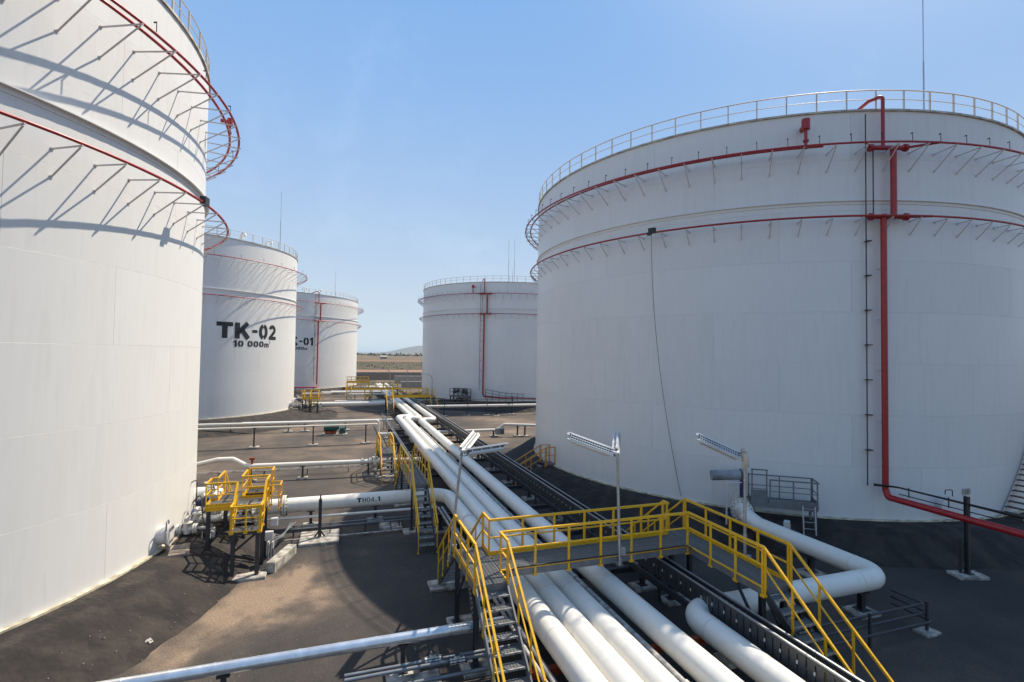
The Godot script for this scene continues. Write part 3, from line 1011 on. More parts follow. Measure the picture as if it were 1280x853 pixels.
func far_country() -> void:
	var fm := ground_mat(lin(0.1, 0.068, 0.034), lin(0.16, 0.106, 0.052), 41)
	fm.uv1_scale = Vector3(0.004, 0.004, 0.004)
	sheet("ground", -14000, 14000, -16000, 3000, -0.35, fm)
	var f2 := ground_mat(lin(0.042, 0.034, 0.011), lin(0.085, 0.062, 0.022), 43)
	f2.uv1_scale = Vector3(0.012, 0.012, 0.012)
	sheet("field", -500, 800, -520, -262, -0.25, f2)
	var f3 := ground_mat(lin(0.16, 0.09, 0.05), lin(0.2, 0.12, 0.065), 47)
	f3.uv1_scale = Vector3(0.006, 0.006, 0.006)
	sheet("field", -700, 1000, -640, -523, -0.25, f3)
	var f4 := ground_mat(lin(0.22, 0.12, 0.07), lin(0.28, 0.165, 0.095), 49)
	sheet("field", -400, 600, -258, -222, -0.25, f4)
	# earth bund at the back of the yard
	var st := nst()
	var y := 1.9
	for seg in [[-70.0, 90.0]]:
		var a: float = seg[0]
		var b: float = seg[1]
		quad(st, Vector3(a, -0.05, -151), Vector3(b, -0.05, -151), Vector3(b, y, -154), Vector3(a, y, -154), Vector3(0, 0.83, 0.55))
		quad(st, Vector3(a, y, -154), Vector3(b, y, -154), Vector3(b, y, -155.5), Vector3(a, y, -155.5), Vector3.UP)
		quad(st, Vector3(a, y, -155.5), Vector3(b, y, -155.5), Vector3(b, -0.3, -159), Vector3(a, -0.3, -159), Vector3(0, 0.83, -0.55))
	struct("earth_bund", done(st), M.earth)
	# low concrete wall along the bund crest
	st = nst()
	cbox(st, Vector3(10, y + 0.16, -154.8), Vector3(160, 0.4, 0.3))
	var w := thing("bund_wall", "low tan concrete wall along the crest of the dark earth bund", "wall")
	part(w, "wall", done(st), M.concrete)
	# ridges of far hills
	var n := FastNoiseLite.new()
	n.seed = 12
	n.frequency = 0.0016
	n.fractal_octaves = 4
	for h in [[8200.0, 22.0, 1650.0, 125.0, 1], [9800.0, 30.0, 1500.0, 150.0, 2]]:
		var hs := nst()
		var dist: float = h[0]
		var prev := []
		for i in 161:
			var x := -5200.0 + 65.0 * i
			var e: float = h[1] * (0.55 + 0.9 * n.get_noise_2d(x * 0.5, dist)) + h[3] * exp(-pow((x - h[2]) / 560.0, 2.0))
			e = maxf(e, 8.0)
			var row := [Vector3(x, -3, -dist + 900), Vector3(x, e * 0.45, -dist + 420 + 200 * n.get_noise_2d(x, 3)), Vector3(x, e, -dist), Vector3(x, -3, -dist - 900)]
			if i > 0:
				for j in 3:
					hs.add_vertex(prev[j]); hs.add_vertex(prev[j + 1]); hs.add_vertex(row[j + 1])
					hs.add_vertex(prev[j]); hs.add_vertex(row[j + 1]); hs.add_vertex(row[j])
			prev = row
		hs.index()
		hs.generate_normals()
		var hm := mk(lin(0.13, 0.12, 0.09), 0.95)
		struct("hill", hs.commit(), hm)
	# far tree belt and scrub in the field: many small leaf clumps, each group one mass
	var rng := RandomNumberGenerator.new()
	rng.seed = 5
	var tm := mk(lin(0.045, 0.055, 0.03), 0.9)
	st = nst()
	for i in 900:
		var x := rng.randf_range(-900, 1300)
		var z := rng.randf_range(-2300, -1700)
		var hh := rng.randf_range(5.0, 14.0) * (1.0 if n.get_noise_2d(x * 2.0, z) > -0.15 else 0.35)
		for k in 6:
			var c := Vector3(x + rng.randf_range(-5, 5), hh * rng.randf_range(0.25, 0.8), z + rng.randf_range(-5, 5))
			var s := rng.randf_range(1.8, 4.5)
			var u := Vector3(rng.randf_range(-1, 1), rng.randf_range(0.2, 1), rng.randf_range(-1, 1)).normalized() * s
			var v := Vector3(rng.randf_range(-1, 1), rng.randf_range(-1, 1), rng.randf_range(-1, 1)).normalized() * s
			var nn := Vector3.UP
			tri(st, c - u, c + v, c + u, nn, nn, nn)
			tri(st, c - u, c - v, c + u, nn, nn, nn)
	var belt := MeshInstance3D.new()
	belt.mesh = done(st)
	belt.material_override = tm
	belt.name = "far_tree_belt"
	add_child(belt)
	belt.set_meta("kind", "stuff")
	belt.set_meta("label", "dark thin belt of far trees below the blue hills")
	belt.set_meta("category", "trees")
	st = nst()
	for i in 1500:
		var x := rng.randf_range(-160, 330)
		var z := rng.randf_range(-500, -265)
		var s := rng.randf_range(0.2, 0.55)
		for k in 3:
			var a := rng.randf() * TAU
			var d := Vector3(cos(a), 0, sin(a)) * s
			var o := Vector3(x, -0.25, z)
			var nn := Vector3(0, 1, 0)
			tri(st, o - d, o + d, o + d * rng.randf_range(-0.6, 0.6) + Vector3.UP * s * rng.randf_range(0.7, 1.5), nn, nn, nn)
	var scrub := MeshInstance3D.new()
	scrub.mesh = done(st)
	scrub.material_override = mk(lin(0.075, 0.075, 0.03), 0.95)
	scrub.name = "field_scrub"
	add_child(scrub)
	scrub.set_meta("kind", "stuff")
	scrub.set_meta("label", "dry olive scrub scattered over the brown field behind the bund")
	scrub.set_meta("category", "scrub")
	# a few pale far buildings
	for q in [[82.0, -430.0, 7.0, 3.2], [150.0, -520.0, 9.0, 3.0], [190.0, -700.0, 12.0, 4.0], [60.0, -800.0, 10.0, 3.6]]:
		var hb := thing("far_shed", "small pale shed with a low gable standing in the far field", "shed", Vector3(q[0], -0.3, q[1]), "pale sheds in the far field")
		st = nst()
		cbox(st, Vector3(0, q[3] * 0.5, 0), Vector3(q[2], q[3], q[2] * 0.6))
		part(hb, "wall", done(st), M.concrete)
		st = nst()
		var hw: float = q[2] * 0.54
		var hd: float = q[2] * 0.34
		var ry: float = q[3] + q[2] * 0.16
		quad(st, Vector3(-hw, q[3] - 0.02, hd), Vector3(hw, q[3] - 0.02, hd), Vector3(hw, ry, 0), Vector3(-hw, ry, 0), Vector3(0, 0.9, 0.4))
		quad(st, Vector3(-hw, q[3] - 0.02, -hd), Vector3(hw, q[3] - 0.02, -hd), Vector3(hw, ry, 0), Vector3(-hw, ry, 0), Vector3(0, 0.9, -0.4))
		part(hb, "roof", done(st), M.rim)

func wisps() -> ImageTexture:
	var n := FastNoiseLite.new()
	n.seed = 21
	n.frequency = 0.011
	n.fractal_octaves = 5
	n.domain_warp_enabled = true
	n.domain_warp_amplitude = 60.0
	n.domain_warp_frequency = 0.006
	var W := 1024
	var H := 512
	var im := Image.create(W, H, false, Image.FORMAT_RGBA8)
	for j in H:
		var el := 90.0 - 180.0 * (j + 0.5) / H
		for i in W:
			var a := 0.0
			if el > 0.0:
				var t := TAU * i / W
				var k := 1.0 / (sin(deg_to_rad(el)) + 0.12)
				var v := n.get_noise_3d(cos(t) * k * 55.0, sin(t) * k * 90.0, 7.0)
				a = smoothstep(0.16, 0.62, v) * smoothstep(0.0, 8.0, el)
			im.set_pixel(i, j, Color(0.8, 0.82, 0.84, a * 0.1))
	return ImageTexture.create_from_image(im)
func lettering(t2: Node3D, t1: Node3D) -> void:
	var r := 12.42 + 0.026
	var w := word_mesh("TK-02", 1.66, r, true, 0.95)
	for lm in w[0]:
		part(t2, "letter", lm, M.letter, Transform3D(Basis(Vector3.UP, -deg_to_rad(60.9)), Vector3(0, 9.16, 0)))
	w = word_mesh("10 000m3", 0.68, r, true, 1.2)
	for lm in w[0]:
		part(t2, "letter", lm, M.letter, Transform3D(Basis(Vector3.UP, -deg_to_rad(53.4)), Vector3(0, 8.3, 0)))
	r = 19.0 + 0.026
	w = word_mesh("TK-01", 1.5, r, true, 0.95)
	for lm in w[0]:
		part(t1, "letter", lm, M.letter, Transform3D(Basis(Vector3.UP, -deg_to_rad(55.0 + rad_to_deg(float(w[1]) / r))), Vector3(0, 9.1, 0)))
	w = word_mesh("10 000m3", 0.62, r, true, 1.2)
	for lm in w[0]:
		part(t1, "letter", lm, M.letter, Transform3D(Basis(Vector3.UP, -deg_to_rad(58.0 + rad_to_deg(float(w[1]) / r))), Vector3(0, 8.25, 0)))

# gate valve with flanges, bonnet and handwheel; run along +x, centred
func valve(par: Node3D, at: Vector3, dir: Vector3, r: float, body: Material, motor := false) -> void:
	var d := dir.normalized()
	var s := d.cross(Vector3.UP).normalized()
	var xf := Transform3D(Basis(d, Vector3.UP, s), at)
	var st := nst()
	tube(st, PackedVector3Array([Vector3(-r * 1.9, 0, 0), Vector3(-r * 0.9, 0, 0), Vector3(r * 0.9, 0, 0), Vector3(r * 1.9, 0, 0)]), r * 1.02, 16)
	cyl(st, Vector3(0, -r * 1.15, 0), Vector3(0, r * 1.7, 0), r * 1.05, 14)
	cyl(st, Vector3(0, r * 1.7, 0), Vector3(0, r * 1.95, 0), r * 1.3, 14)
	cyl(st, Vector3(0, r * 1.9, 0), Vector3(0, r * 3.0, 0), r * 0.32, 10)
	var v := part(par, "valve", done(st), body, xf)
	if motor:
		st = nst()
		cbox(st, Vector3(0, r * 3.1, 0), Vector3(r * 1.1, r * 0.8, r * 1.1))
		cyl(st, Vector3(0, r * 3.1, 0), Vector3(0, r * 3.1, r * 1.9), r * 0.42, 12)
		part(v, "actuator", done(st), M.valve)
	else:
		st = nst()
		var ring := PackedVector3Array()
		for k in 16:
			ring.append(Vector3(cos(TAU * k / 16), 0, sin(TAU * k / 16)) * r * 0.95 + Vector3.UP * r * 2.9)
		tube(st, ring, 0.018, 6, true)
		for k in 2:
			var o := Vector3(cos(PI * k / 2), 0, sin(PI * k / 2)) * r * 0.95
			bar(st, Vector3.UP * r * 2.9 - o, Vector3.UP * r * 2.9 + o, 0.02, 0.02)
		part(v, "handwheel", done(st), M.darksteel)
	flange(v, Vector3(-r * 1.95, 0, 0), Vector3(1, 0, 0), r, body, M.bolt)
	flange(v, Vector3(r * 1.95, 0, 0), Vector3(1, 0, 0), r, body, M.bolt)

func pipeline(label: String, pts: Array, r: float, m: Material, rad := 0.0, group := "") -> Node3D:
	var t := thing("pipeline", label, "pipeline", Vector3.ZERO, group)
	pipe_part(t, "pipe", pts, r, m, rad, 24 if r > 0.2 else 14)
	# weld bands round the long straight runs
	if r > 0.2:
		for i in pts.size() - 1:
			var a: Vector3 = pts[i]
			var b: Vector3 = pts[i + 1]
			var l := a.distance_to(b)
			var d := (b - a).normalized()
			var k := 4.0
			while k < l - 2.0:
				pipe_part(t, "weld_seam", [a + d * k, a + d * (k + 0.03)], r + 0.004, M.weldband, 0, 24)
				k += 5.7
	return t

func rack_frame(z: float, x0: float, x1: float, m: Material, label: String) -> void:
	var t := thing("pipe_rack_frame", label, "pipe rack frame", Vector3(0, 0, z), "low steel frames under the main pipe run")
	var st := nst()
	for y in [0.775, 0.625]:
		cbox(st, Vector3((x0 + x1) * 0.5, y, 0), Vector3(x1 - x0, 0.014, 0.15))
	cbox(st, Vector3((x0 + x1) * 0.5, 0.7, 0), Vector3(x1 - x0 - 0.004, 0.134, 0.012))
	part(t, "beam", done(st), m)
	for x in [x0 + 0.15, x1 - 0.15]:
		leg(t, x, 0, 0.1, 0.615, M.darksteel, 0.13)
		part(t, "footing", pad_mesh(0.75, 0.1, 0.6), M.concrete, Transform3D(Basis.IDENTITY, Vector3(x, 0, 0)))

func pipe_rack() -> void:
	M.weldband = mk(lin(0.6, 0.565, 0.5), 0.5)
	var y := 1.12
	var r := 0.315
	var th := thing("pipeline", "white pipeline lettered TH04_1, bending into the rack beside the stairs", "pipeline")
	pipe_part(th, "pipe", [Vector3(-4.2, 1.0, -24.22), Vector3(4.93, 1.0, -24.22), Vector3(4.93, y, -17), Vector3(4.93, y, 2.5)], r, M.pipe, 0.95, 28)
	for z in [-19.5, -13.9, -10.9]:
		pipe_part(th, "weld_seam", [Vector3(4.93, y, z), Vector3(4.93, y, z + 0.03)], r + 0.004, M.weldband, 0, 24)
	flange(th, Vector3(-2.3, 1.0, -24.22), Vector3(1, 0, 0), r, M.pipe, M.bolt)
	var w := word_mesh("THO4_1", 0.2, r + 0.004, false, 1.12)
	for lm in w[0]:
		part(th, "letter", lm, M.letter, Transform3D(Basis(Vector3.RIGHT, -0.25), Vector3(0.75, 1.0, -24.22)))
	pipeline("white rack pipeline next to the TH04_1 pipe, with a square offset far off", [Vector3(5.61, y, 2.5), Vector3(5.61, y, -53.4), Vector3(7.0, y, -53.4), Vector3(7.0, y, -112)], r, M.pipe, 0.75)
	pipeline("third white pipeline of the tight rack group, beside the grey thin pipes", [Vector3(6.29, y, 2.5), Vector3(6.29, y, -52.0), Vector3(7.7, y, -52.0), Vector3(7.7, y, -112)], r, M.pipe, 0.6)
	pipeline("single white rack pipeline between the thin grey pipes and the cable tray", [Vector3(7.54, y, 2.5), Vector3(7.54, y, -50.4), Vector3(9.0, y, -50.4), Vector3(9.0, y, -112)], r, M.pipe, 0.6)
	# small bore lines low in the rack
	for q in [[6.78, 0.9, 0.085, 2.5, -47.0], [7.02, 0.9, 0.085, 2.5, -47.0], [4.42, 0.86, 0.06, 2.5, -22.5], [4.25, 0.86, 0.05, 2.5, -22.5], [8.05, 0.84, 0.05, 2.5, -47.0]]:
		var t := thing("small_pipe", "thin grey pipe lying low on the rack frames", "pipe", Vector3.ZERO, "thin grey pipes low in the rack")
		pipe_part(t, "pipe", [Vector3(q[0], q[1], q[3]), Vector3(q[0], q[1], q[4])], q[2], M.smallpipe, 0, 10)
		var z := -8.8
		while z > q[4] + 1:
			pipe_part(t, "coupling", [Vector3(q[0], q[1], z), Vector3(q[0], q[1], z - 0.12)], q[2] * 1.3, M.smallpipe, 0, 10)
			z -= 5.3
	for x in [4.15, 4.4]:
		var t := thing("conduit_run", "grey conduit beside the far rack on low brackets", "conduit", Vector3.ZERO, "grey conduits left of the far rack")
		pipe_part(t, "pipe", [Vector3(x, 1.25 if x < 4.3 else 1.05, -26.5), Vector3(x, 1.25 if x < 4.3 else 1.05, -56)], 0.045, M.greysteel, 0, 8)
		for z in [-29, -35, -41, -47, -53]:
			var s := nst()
			cbox(s, Vector3(x, 0.6, z), Vector3(0.05, 1.25, 0.05))
			part(t, "bracket", done(s), M.darksteel)
	# frames
	rack_frame(-10.5, 4.1, 9.9, M.orange, "rust orange painted beam under the near pipe run")
	for z in [-6.8, -14.7, -18.3, -21.9, -25.5, -29.1, -32.7, -36.3, -39.9, -43.5, -47.1, -50.9, -55.0, -60.0, -66.0, -72.0, -80.0, -90.0, -100.0]:
		rack_frame(z, 4.1 if z > -50 else 5.9, 9.95, M.darksteel, "dark steel frame carrying the white rack pipes")
	# cable tray
	var ct := thing("cable_tray", "long black perforated cable tray with pale tabs running beside the pipes", "cable tray")
	var L := 3.0
	var st := nst()
	# left side: a wall of plates with window slots between uprights
	cbox(st, Vector3(0, 0.235, 0), Vector3(0.02, 0.09, L - 0.02))
	cbox(st, Vector3(0, -0.235, 0), Vector3(0.02, 0.09, L - 0.02))
	for k in 14:
		cbox(st, Vector3(0, 0, -L * 0.5 + 0.11 + k * 0.214), Vector3(0.018, 0.38, 0.176))
	var wall := done(st)
	st = nst()
	cbox(st, Vector3(0, 0, 0), Vector3(0.05, 0.035, L - 0.015))
	var cap := done(st)
	st = nst()
	for k in 10:
		cbox(st, Vector3(0, 0, -L * 0.5 + 0.15 + k * 0.3), Vector3(0.26, 0.03, 0.04))
	var rungs := done(st)
	st = nst()
	for k in 7:
		cbox(st, Vector3(0, 0, -L * 0.5 + 0.2 + k * 0.43), Vector3(0.012, 0.07, 0.035))
	var tabs := done(st)
	for i in 38:
		var c := Vector3(9.48, 1.33, 1.0 - L * (i + 0.5))
		var s := part(ct, "side_wall", wall, M.traysteel, Transform3D(Basis.IDENTITY, c + Vector3(-0.13, 0, 0)))
		part(s, "top_edge", cap, M.galv, Transform3D(Basis.IDENTITY, Vector3(0.0, 0.295, 0)))
		if i < 14:
			part(s, "tabs", tabs, M.lampwhite, Transform3D(Basis.IDENTITY, Vector3(-0.017, 0.02, 0)))
		var s2 := part(ct, "side_wall", wall, M.traysteel, Transform3D(Basis.IDENTITY, c + Vector3(0.13, 0, 0)))
		part(s2, "top_edge", cap, M.galv, Transform3D(Basis.IDENTITY, Vector3(0.0, 0.295, 0)))
		part(ct, "rungs", rungs, M.traysteel, Transform3D(Basis.IDENTITY, c + Vector3(0, -0.27, 0)))
	for k in 4:
		pipe_part(ct, "cable", [Vector3(9.39 + k * 0.06, 1.12 + 0.03 * (k % 2), 1), Vector3(9.39 + k * 0.06, 1.12 + 0.03 * (k % 2), -113)], 0.024, M.black, 0, 6)
	st = nst()
	cbox(st, Vector3(9.16, 0.97, -56), Vector3(0.012, 0.16, 114))
	cbox(st, Vector3(9.2, 1.05, -56), Vector3(0.09, 0.012, 114))
	cbox(st, Vector3(9.2, 0.89, -56), Vector3(0.09, 0.012, 114))
	part(ct, "carrier_beam", done(st), M.traysteel)
	for i in 31:
		var z := -6.8 - 3.6 * i
		st = nst()
		cbox(st, Vector3(9.45, 0.83, z + 0.25), Vector3(0.8, 0.07, 0.07))
		cbox(st, Vector3(9.8, 0.4, z + 0.25), Vector3(0.08, 0.8, 0.08))
		part(ct, "bracket", done(st), M.darksteel)

func main_crossover() -> void:
	var t := thing("crossover_walkway", "yellow railed steel crossover walkway spanning the white pipes, with four stairs", "walkway")
	var y := 2.1
	var xl0 := 3.22
	var xl1 := 4.07
	var xr0 := 10.08
	var xr1 := 10.92
	var zn := -12.68
	var zf := -13.7
	deck(t, xl1 + 0.03, xr0 - 0.03, zf, zn, y, true, M.grating, M.greysteel, 0.2)
	deck(t, xl0, xl1, -14.4, -12.02, y, false, M.grating, M.greysteel, 0.2)
	deck(t, xr0, xr1, -13.95, -9.82, y, false, M.grating, M.greysteel, 0.2)
	var m: Material = M.yellow
	railing(t, [Vector3(xl1, y, -12.02), Vector3(xl1, y, zn), Vector3(xr0, y, zn), Vector3(xr0, y, -9.82)], 1.0, 1.0, m, 0.031, 0.24, [0.55, 0.0])
	railing(t, [Vector3(xl1, y, -14.4), Vector3(xl1, y, zf), Vector3(xr0, y, zf), Vector3(xr0, y, -13.95)], 1.0, 1.0, m, 0.031, 0.2, [0.5], 0.12)
	railing(t, [Vector3(xl0, y, -14.4), Vector3(xl0, y, -12.02)], 1.0, 0.8, m, 0.031, 0.2, [0.5], 0.12)
	railing(t, [Vector3(xr1, y, -13.95), Vector3(xr1, y, -9.82)], 1.0, 0.95, m, 0.031, 0.2, [0.5], 0.12)
	stair(t, xl0, xl1, -12.02, y, 1.0, 0.1, m, M.greysteel)
	stair(t, xl0, xl1, -14.4, y, -1.0, 0.1, m, M.darksteel)
	stair(t, xr0, xr1, -9.82, y, 1.0, 0.1, m, M.darksteel)
	stair(t, xr0, xr1, -13.95, y, -1.0, 0.1, m, M.darksteel)
	for q in [[xl0 + 0.07, -14.25], [xl1 - 0.07, -14.25], [xl0 + 0.07, -12.12], [xr0 + 0.07, -13.6], [xr1 - 0.07, -13.6], [xr0 + 0.07, -9.95], [xr1 - 0.07, -9.95]]:
		leg(t, q[0], q[1], 0.1, y - 0.21, M.darksteel, 0.12)
	for q in [[xl0 + 0.07, -14.25, 0, 1.0], [xl0 + 0.07, -12.12, 0, -1.0], [xr0 + 0.07, -9.95, 0, -1.0], [xr1 - 0.07, -9.95, 0, -1.0], [xr0 + 0.07, -13.6, -1.0, 0]]:
		var st := nst()
		bar(st, Vector3(q[0], 0.8, q[1]), Vector3(q[0] + q[2] * 0.9, y - 0.24, q[1] + q[3] * 0.9), 0.06, 0.06)
		part(t, "brace", done(st), M.darksteel)
	for q in [[3.6, -14.25, 1.1, 0.7], [3.6, -16.75, 1.4, 0.7], [3.3, -12.12, 0.7, 0.6], [10.5, -13.6, 1.3, 0.6], [10.5, -9.95, 1.3, 0.6], [10.5, -16.4, 1.3, 0.7], [3.6, -9.5, 1.3, 0.7], [10.5, -7.35, 1.3, 0.7]]:
		part(t, "footing", pad_mesh(q[2], 0.1, q[3]), M.concrete, Transform3D(Basis.IDENTITY, Vector3(q[0], 0, q[1])))
	# black lighting cable clipped along the near edge of the deck
	pipe_part(t, "cable", [Vector3(xl1 + 0.1, y - 0.05, zn + 0.03), Vector3(xl1 + 0.5, y + 0.05, zn + 0.05), Vector3(7.6, y + 0.045, zn + 0.05), Vector3(10.0, y + 0.05, zn + 0.06), Vector3(10.15, y - 0.1, zn + 0.4), Vector3(10.3, y - 0.3, zn + 0.7)], 0.022, M.black, 0.2, 7)

func plain_crossover(label: String, x0: float, x1: float, z0: float, z1: float, y: float, m: Material, foot: bool) -> Node3D:
	var t := thing("crossover_stair", label, "stair")
	deck(t, x0, x1, z0, z1, y, false, M.grating, M.greysteel, 0.18)
	for x in [x0, x1]:
		railing(t, [Vector3(x, y, z0), Vector3(x, y, z1)], 1.0, 0.8, m, 0.028, 0.14)
	stair(t, x0, x1, z1, y, 1.0, 0.1, m, M.darksteel)
	stair(t, x0, x1, z0, y, -1.0, 0.1, m, M.darksteel)
	for x in [x0 + 0.07, x1 - 0.07]:
		for z in [z0 + 0.15, z1 - 0.15]:
			leg(t, x, z, 0.1, y - 0.19, M.darksteel, 0.1)
	if foot:
		for z in [z0 + 0.15, z1 - 0.15]:
			part(t, "footing", pad_mesh(1.3, 0.1, 0.6), M.concrete, Transform3D(Basis.IDENTITY, Vector3((x0 + x1) * 0.5, 0, z)))
	return t

func small_crossovers() -> void:
	plain_crossover("tall yellow railed stair bridging the pipe lettered TH04_1", 2.95, 3.68, -26.4, -22.05, 2.1, M.yellow, true)
	plain_crossover("low yellow railed step bridge over the thinner white pipe with valves", 2.35, 3.15, -34.6, -32.4, 1.5, M.yellow, true)
	# far crossover over the rack
	var t := thing("crossover_walkway", "yellow railed crossover walkway over the rack near the shaded far tank", "walkway")
	deck(t, 5.4, 11.9, -68.2, -67.0, 2.2, true, M.grating, M.yellow, 0.2)
	for z in [-68.2, -67.0]:
		railing(t, [Vector3(6.3, 2.2, z), Vector3(11.0, 2.2, z)], 1.0, 1.1, M.yellow, 0.035, 0.1, [0.5], 0.14)
	stair(t, 5.45, 6.25, -67.0, 2.2, 1.0, 0.1, M.yellow, M.darksteel)
	stair(t, 11.05, 11.85, -67.0, 2.2, 1.0, 0.1, M.yellow, M.darksteel)
	stair(t, 11.05, 11.85, -68.2, 2.2, -1.0, 0.1, M.yellow, M.darksteel)
	for q in [[5.5, -67.1], [5.5, -68.1], [11.8, -67.1], [11.8, -68.1]]:
		leg(t, q[0], q[1], 0.0, 2.0, M.darksteel, 0.12)
	t = thing("crossover_walkway", "farthest yellow walkway, long and straight, behind the pipes of TK-02", "walkway")
	deck(t, 0.5, 8.6, -83.2, -82.2, 2.2, true, M.grating, M.yellow, 0.2)
	for z in [-83.2, -82.2]:
		railing(t, [Vector3(0.5, 2.2, z), Vector3(8.6, 2.2, z)], 1.0, 1.1, M.yellow, 0.035, 0.1, [0.5], 0.14)
	stair(t, 0.55, 1.35, -82.2, 2.2, 1.0, 0.1, M.yellow, M.darksteel)
	stair(t, 7.7, 8.5, -82.2, 2.2, 1.0, 0.1, M.yellow, M.darksteel)
	for q in [[0.6, -82.3], [0.6, -83.1], [8.5, -82.3], [8.5, -83.1], [4.5, -82.3]]:
		leg(t, q[0], q[1], 0.0, 2.0, M.darksteel, 0.12)

# louvred bar floodlight: frame tubes, cooling fins, lens
func flood(par: Node3D, at: Vector3, tip: Vector3, roll := 0.0) -> void:
	var d := (tip - at).normalized()
	var l := at.distance_to(tip)
	var s := d.cross(Vector3.UP).normalized()
	var xf := Transform3D(Basis(d, s.cross(d), s) * Basis(Vector3.RIGHT, roll), at)
	var st := nst()
	for z in [-0.12, 0.12]:
		cbox(st, Vector3(l * 0.52, 0, z), Vector3(l * 0.9, 0.05, 0.04))
		cbox(st, Vector3(l * 0.5, -0.12, z * 0.8), Vector3(l * 0.74, 0.05, 0.035))
		for k in 4:
			cbox(st, Vector3(l * (0.2 + 0.2 * k), -0.06, z * 0.8), Vector3(0.03, 0.08, 0.02))
	for k in 18:
		cbox(st, Vector3(l * (0.12 + 0.047 * k), 0.01, 0), Vector3(0.02, 0.03, 0.21))
	for k in 3:
		cbox(st, Vector3(l * 0.5, 0.032, -0.08 + 0.08 * k), Vector3(l * 0.84, 0.012, 0.02))
	cyl(st, Vector3(0.0, 0, 0), Vector3(l * 0.1, 0, 0), 0.05, 8)
	cbox(st, Vector3(l * 0.98, 0, 0.06), Vector3(0.07, 0.05, 0.08))
	var h := part(par, "floodlight", done(st), M.lampwhite, xf)
	st = nst()
	cbox(st, Vector3(l * 0.52, -0.022, 0), Vector3(l * 0.84, 0.02, 0.19))
	part(h, "lens", done(st), M.lens)
	st = nst()
	tube(st, bend([Vector3(l * 0.14, -0.03, 0.03), Vector3(l * 0.08, -0.16, 0.03), Vector3(-0.02, -0.16, 0.02), Vector3(-0.02, -0.02, 0.0)], 0.06, 5), 0.012, 6)
	part(h, "flex_cable", done(st), M.black)

func lamp_post(label: String, foot: Vector3, top: Vector3, tips: Array, conical: bool) -> void:
	var t := thing("light_pole", label, "light pole")
	var st := nst()
	cyl(st, foot, top, 0.042, 10)
	part(t, "pole", done(st), M.galv)
	st = nst()
	cyl(st, foot.lerp(top, 0.27), foot.lerp(top, 0.34), 0.056, 10)
	part(t, "hinge_collar", done(st), M.galv)
	st = nst()
	cbox(st, foot.lerp(top, 0.12) + Vector3(0.09, 0, 0.03), Vector3(0.14, 0.2, 0.1))
	cbox(st, foot.lerp(top, 0.05), Vector3(0.1, 0.05, 0.12))
	part(t, "switch_box", done(st), M.galv)
	for q in tips:
		flood(t, top, q[0], q[1])
	if conical:
		st = nst()
		var c := top + Vector3(-0.03, 0.05, 0)
		tube(st, PackedVector3Array([c + Vector3(0.06, -0.3, 0), c + Vector3(0.03, -0.1, 0), c + Vector3(-0.03, 0.12, 0)]), 0.1, 10)
		cyl(st, c + Vector3(-0.03, 0.12, 0), c + Vector3(-0.05, 0.22, 0), 0.05, 8)
		part(t, "control_gear", done(st), M.rim)

func lamps() -> void:
	lamp_post("leaning pole with two bar floodlights beside the TH04_1 stairs", Vector3(3.12, 1.7, -14.6), Vector3(3.43, 4.92, -14.6), [[Vector3(4.21, 5.26, -15.83), 0.6], [Vector3(4.91, 5.03, -14.77), -0.5]], false)
	lamp_post("straight pole with two bar floodlights on the middle of the walkway", Vector3(7.66, 1.85, -12.62), Vector3(7.6, 5.0, -12.7), [[Vector3(6.3, 5.48, -13.38), -0.75], [Vector3(8.38, 5.43, -13.91), 1.35]], false)
	lamp_post("pole with one bar floodlight and a tapered gear case by the grey platform", Vector3(11.02, 1.7, -11.42), Vector3(11.0, 4.96, -11.4), [[Vector3(9.74, 5.56, -11.95), -0.75]], true)
	# far light poles with curved arms
	for q in [[11.9, -69.5, 5.0, -1.6, "far curved arm lamp pole beside the far crossover"], [7.4, -84.0, 5.2, -1.8, "far lamp pole with curved arm above the farthest walkway"], [10.4, -86.0, 5.4, 1.2, "far lamp pole with curved arm in front of the bund"]]:
		var t := thing("light_pole", q[4], "light pole", Vector3(q[0], 0, q[1]))
		var a := signf(q[3])
		pipe_part(t, "pole", [Vector3(0, 0, 0), Vector3(0, q[2] - 0.4, 0), Vector3(a * 0.5, q[2], 0)], 0.05, M.galv, 0.4, 8)
		var st := nst()
		bar(st, Vector3(a * 0.45, q[2] - 0.03, 0), Vector3(q[3], q[2] + 0.12, 0), 0.22, 0.09)
		part(t, "lamp_head", done(st), M.lampwhite)
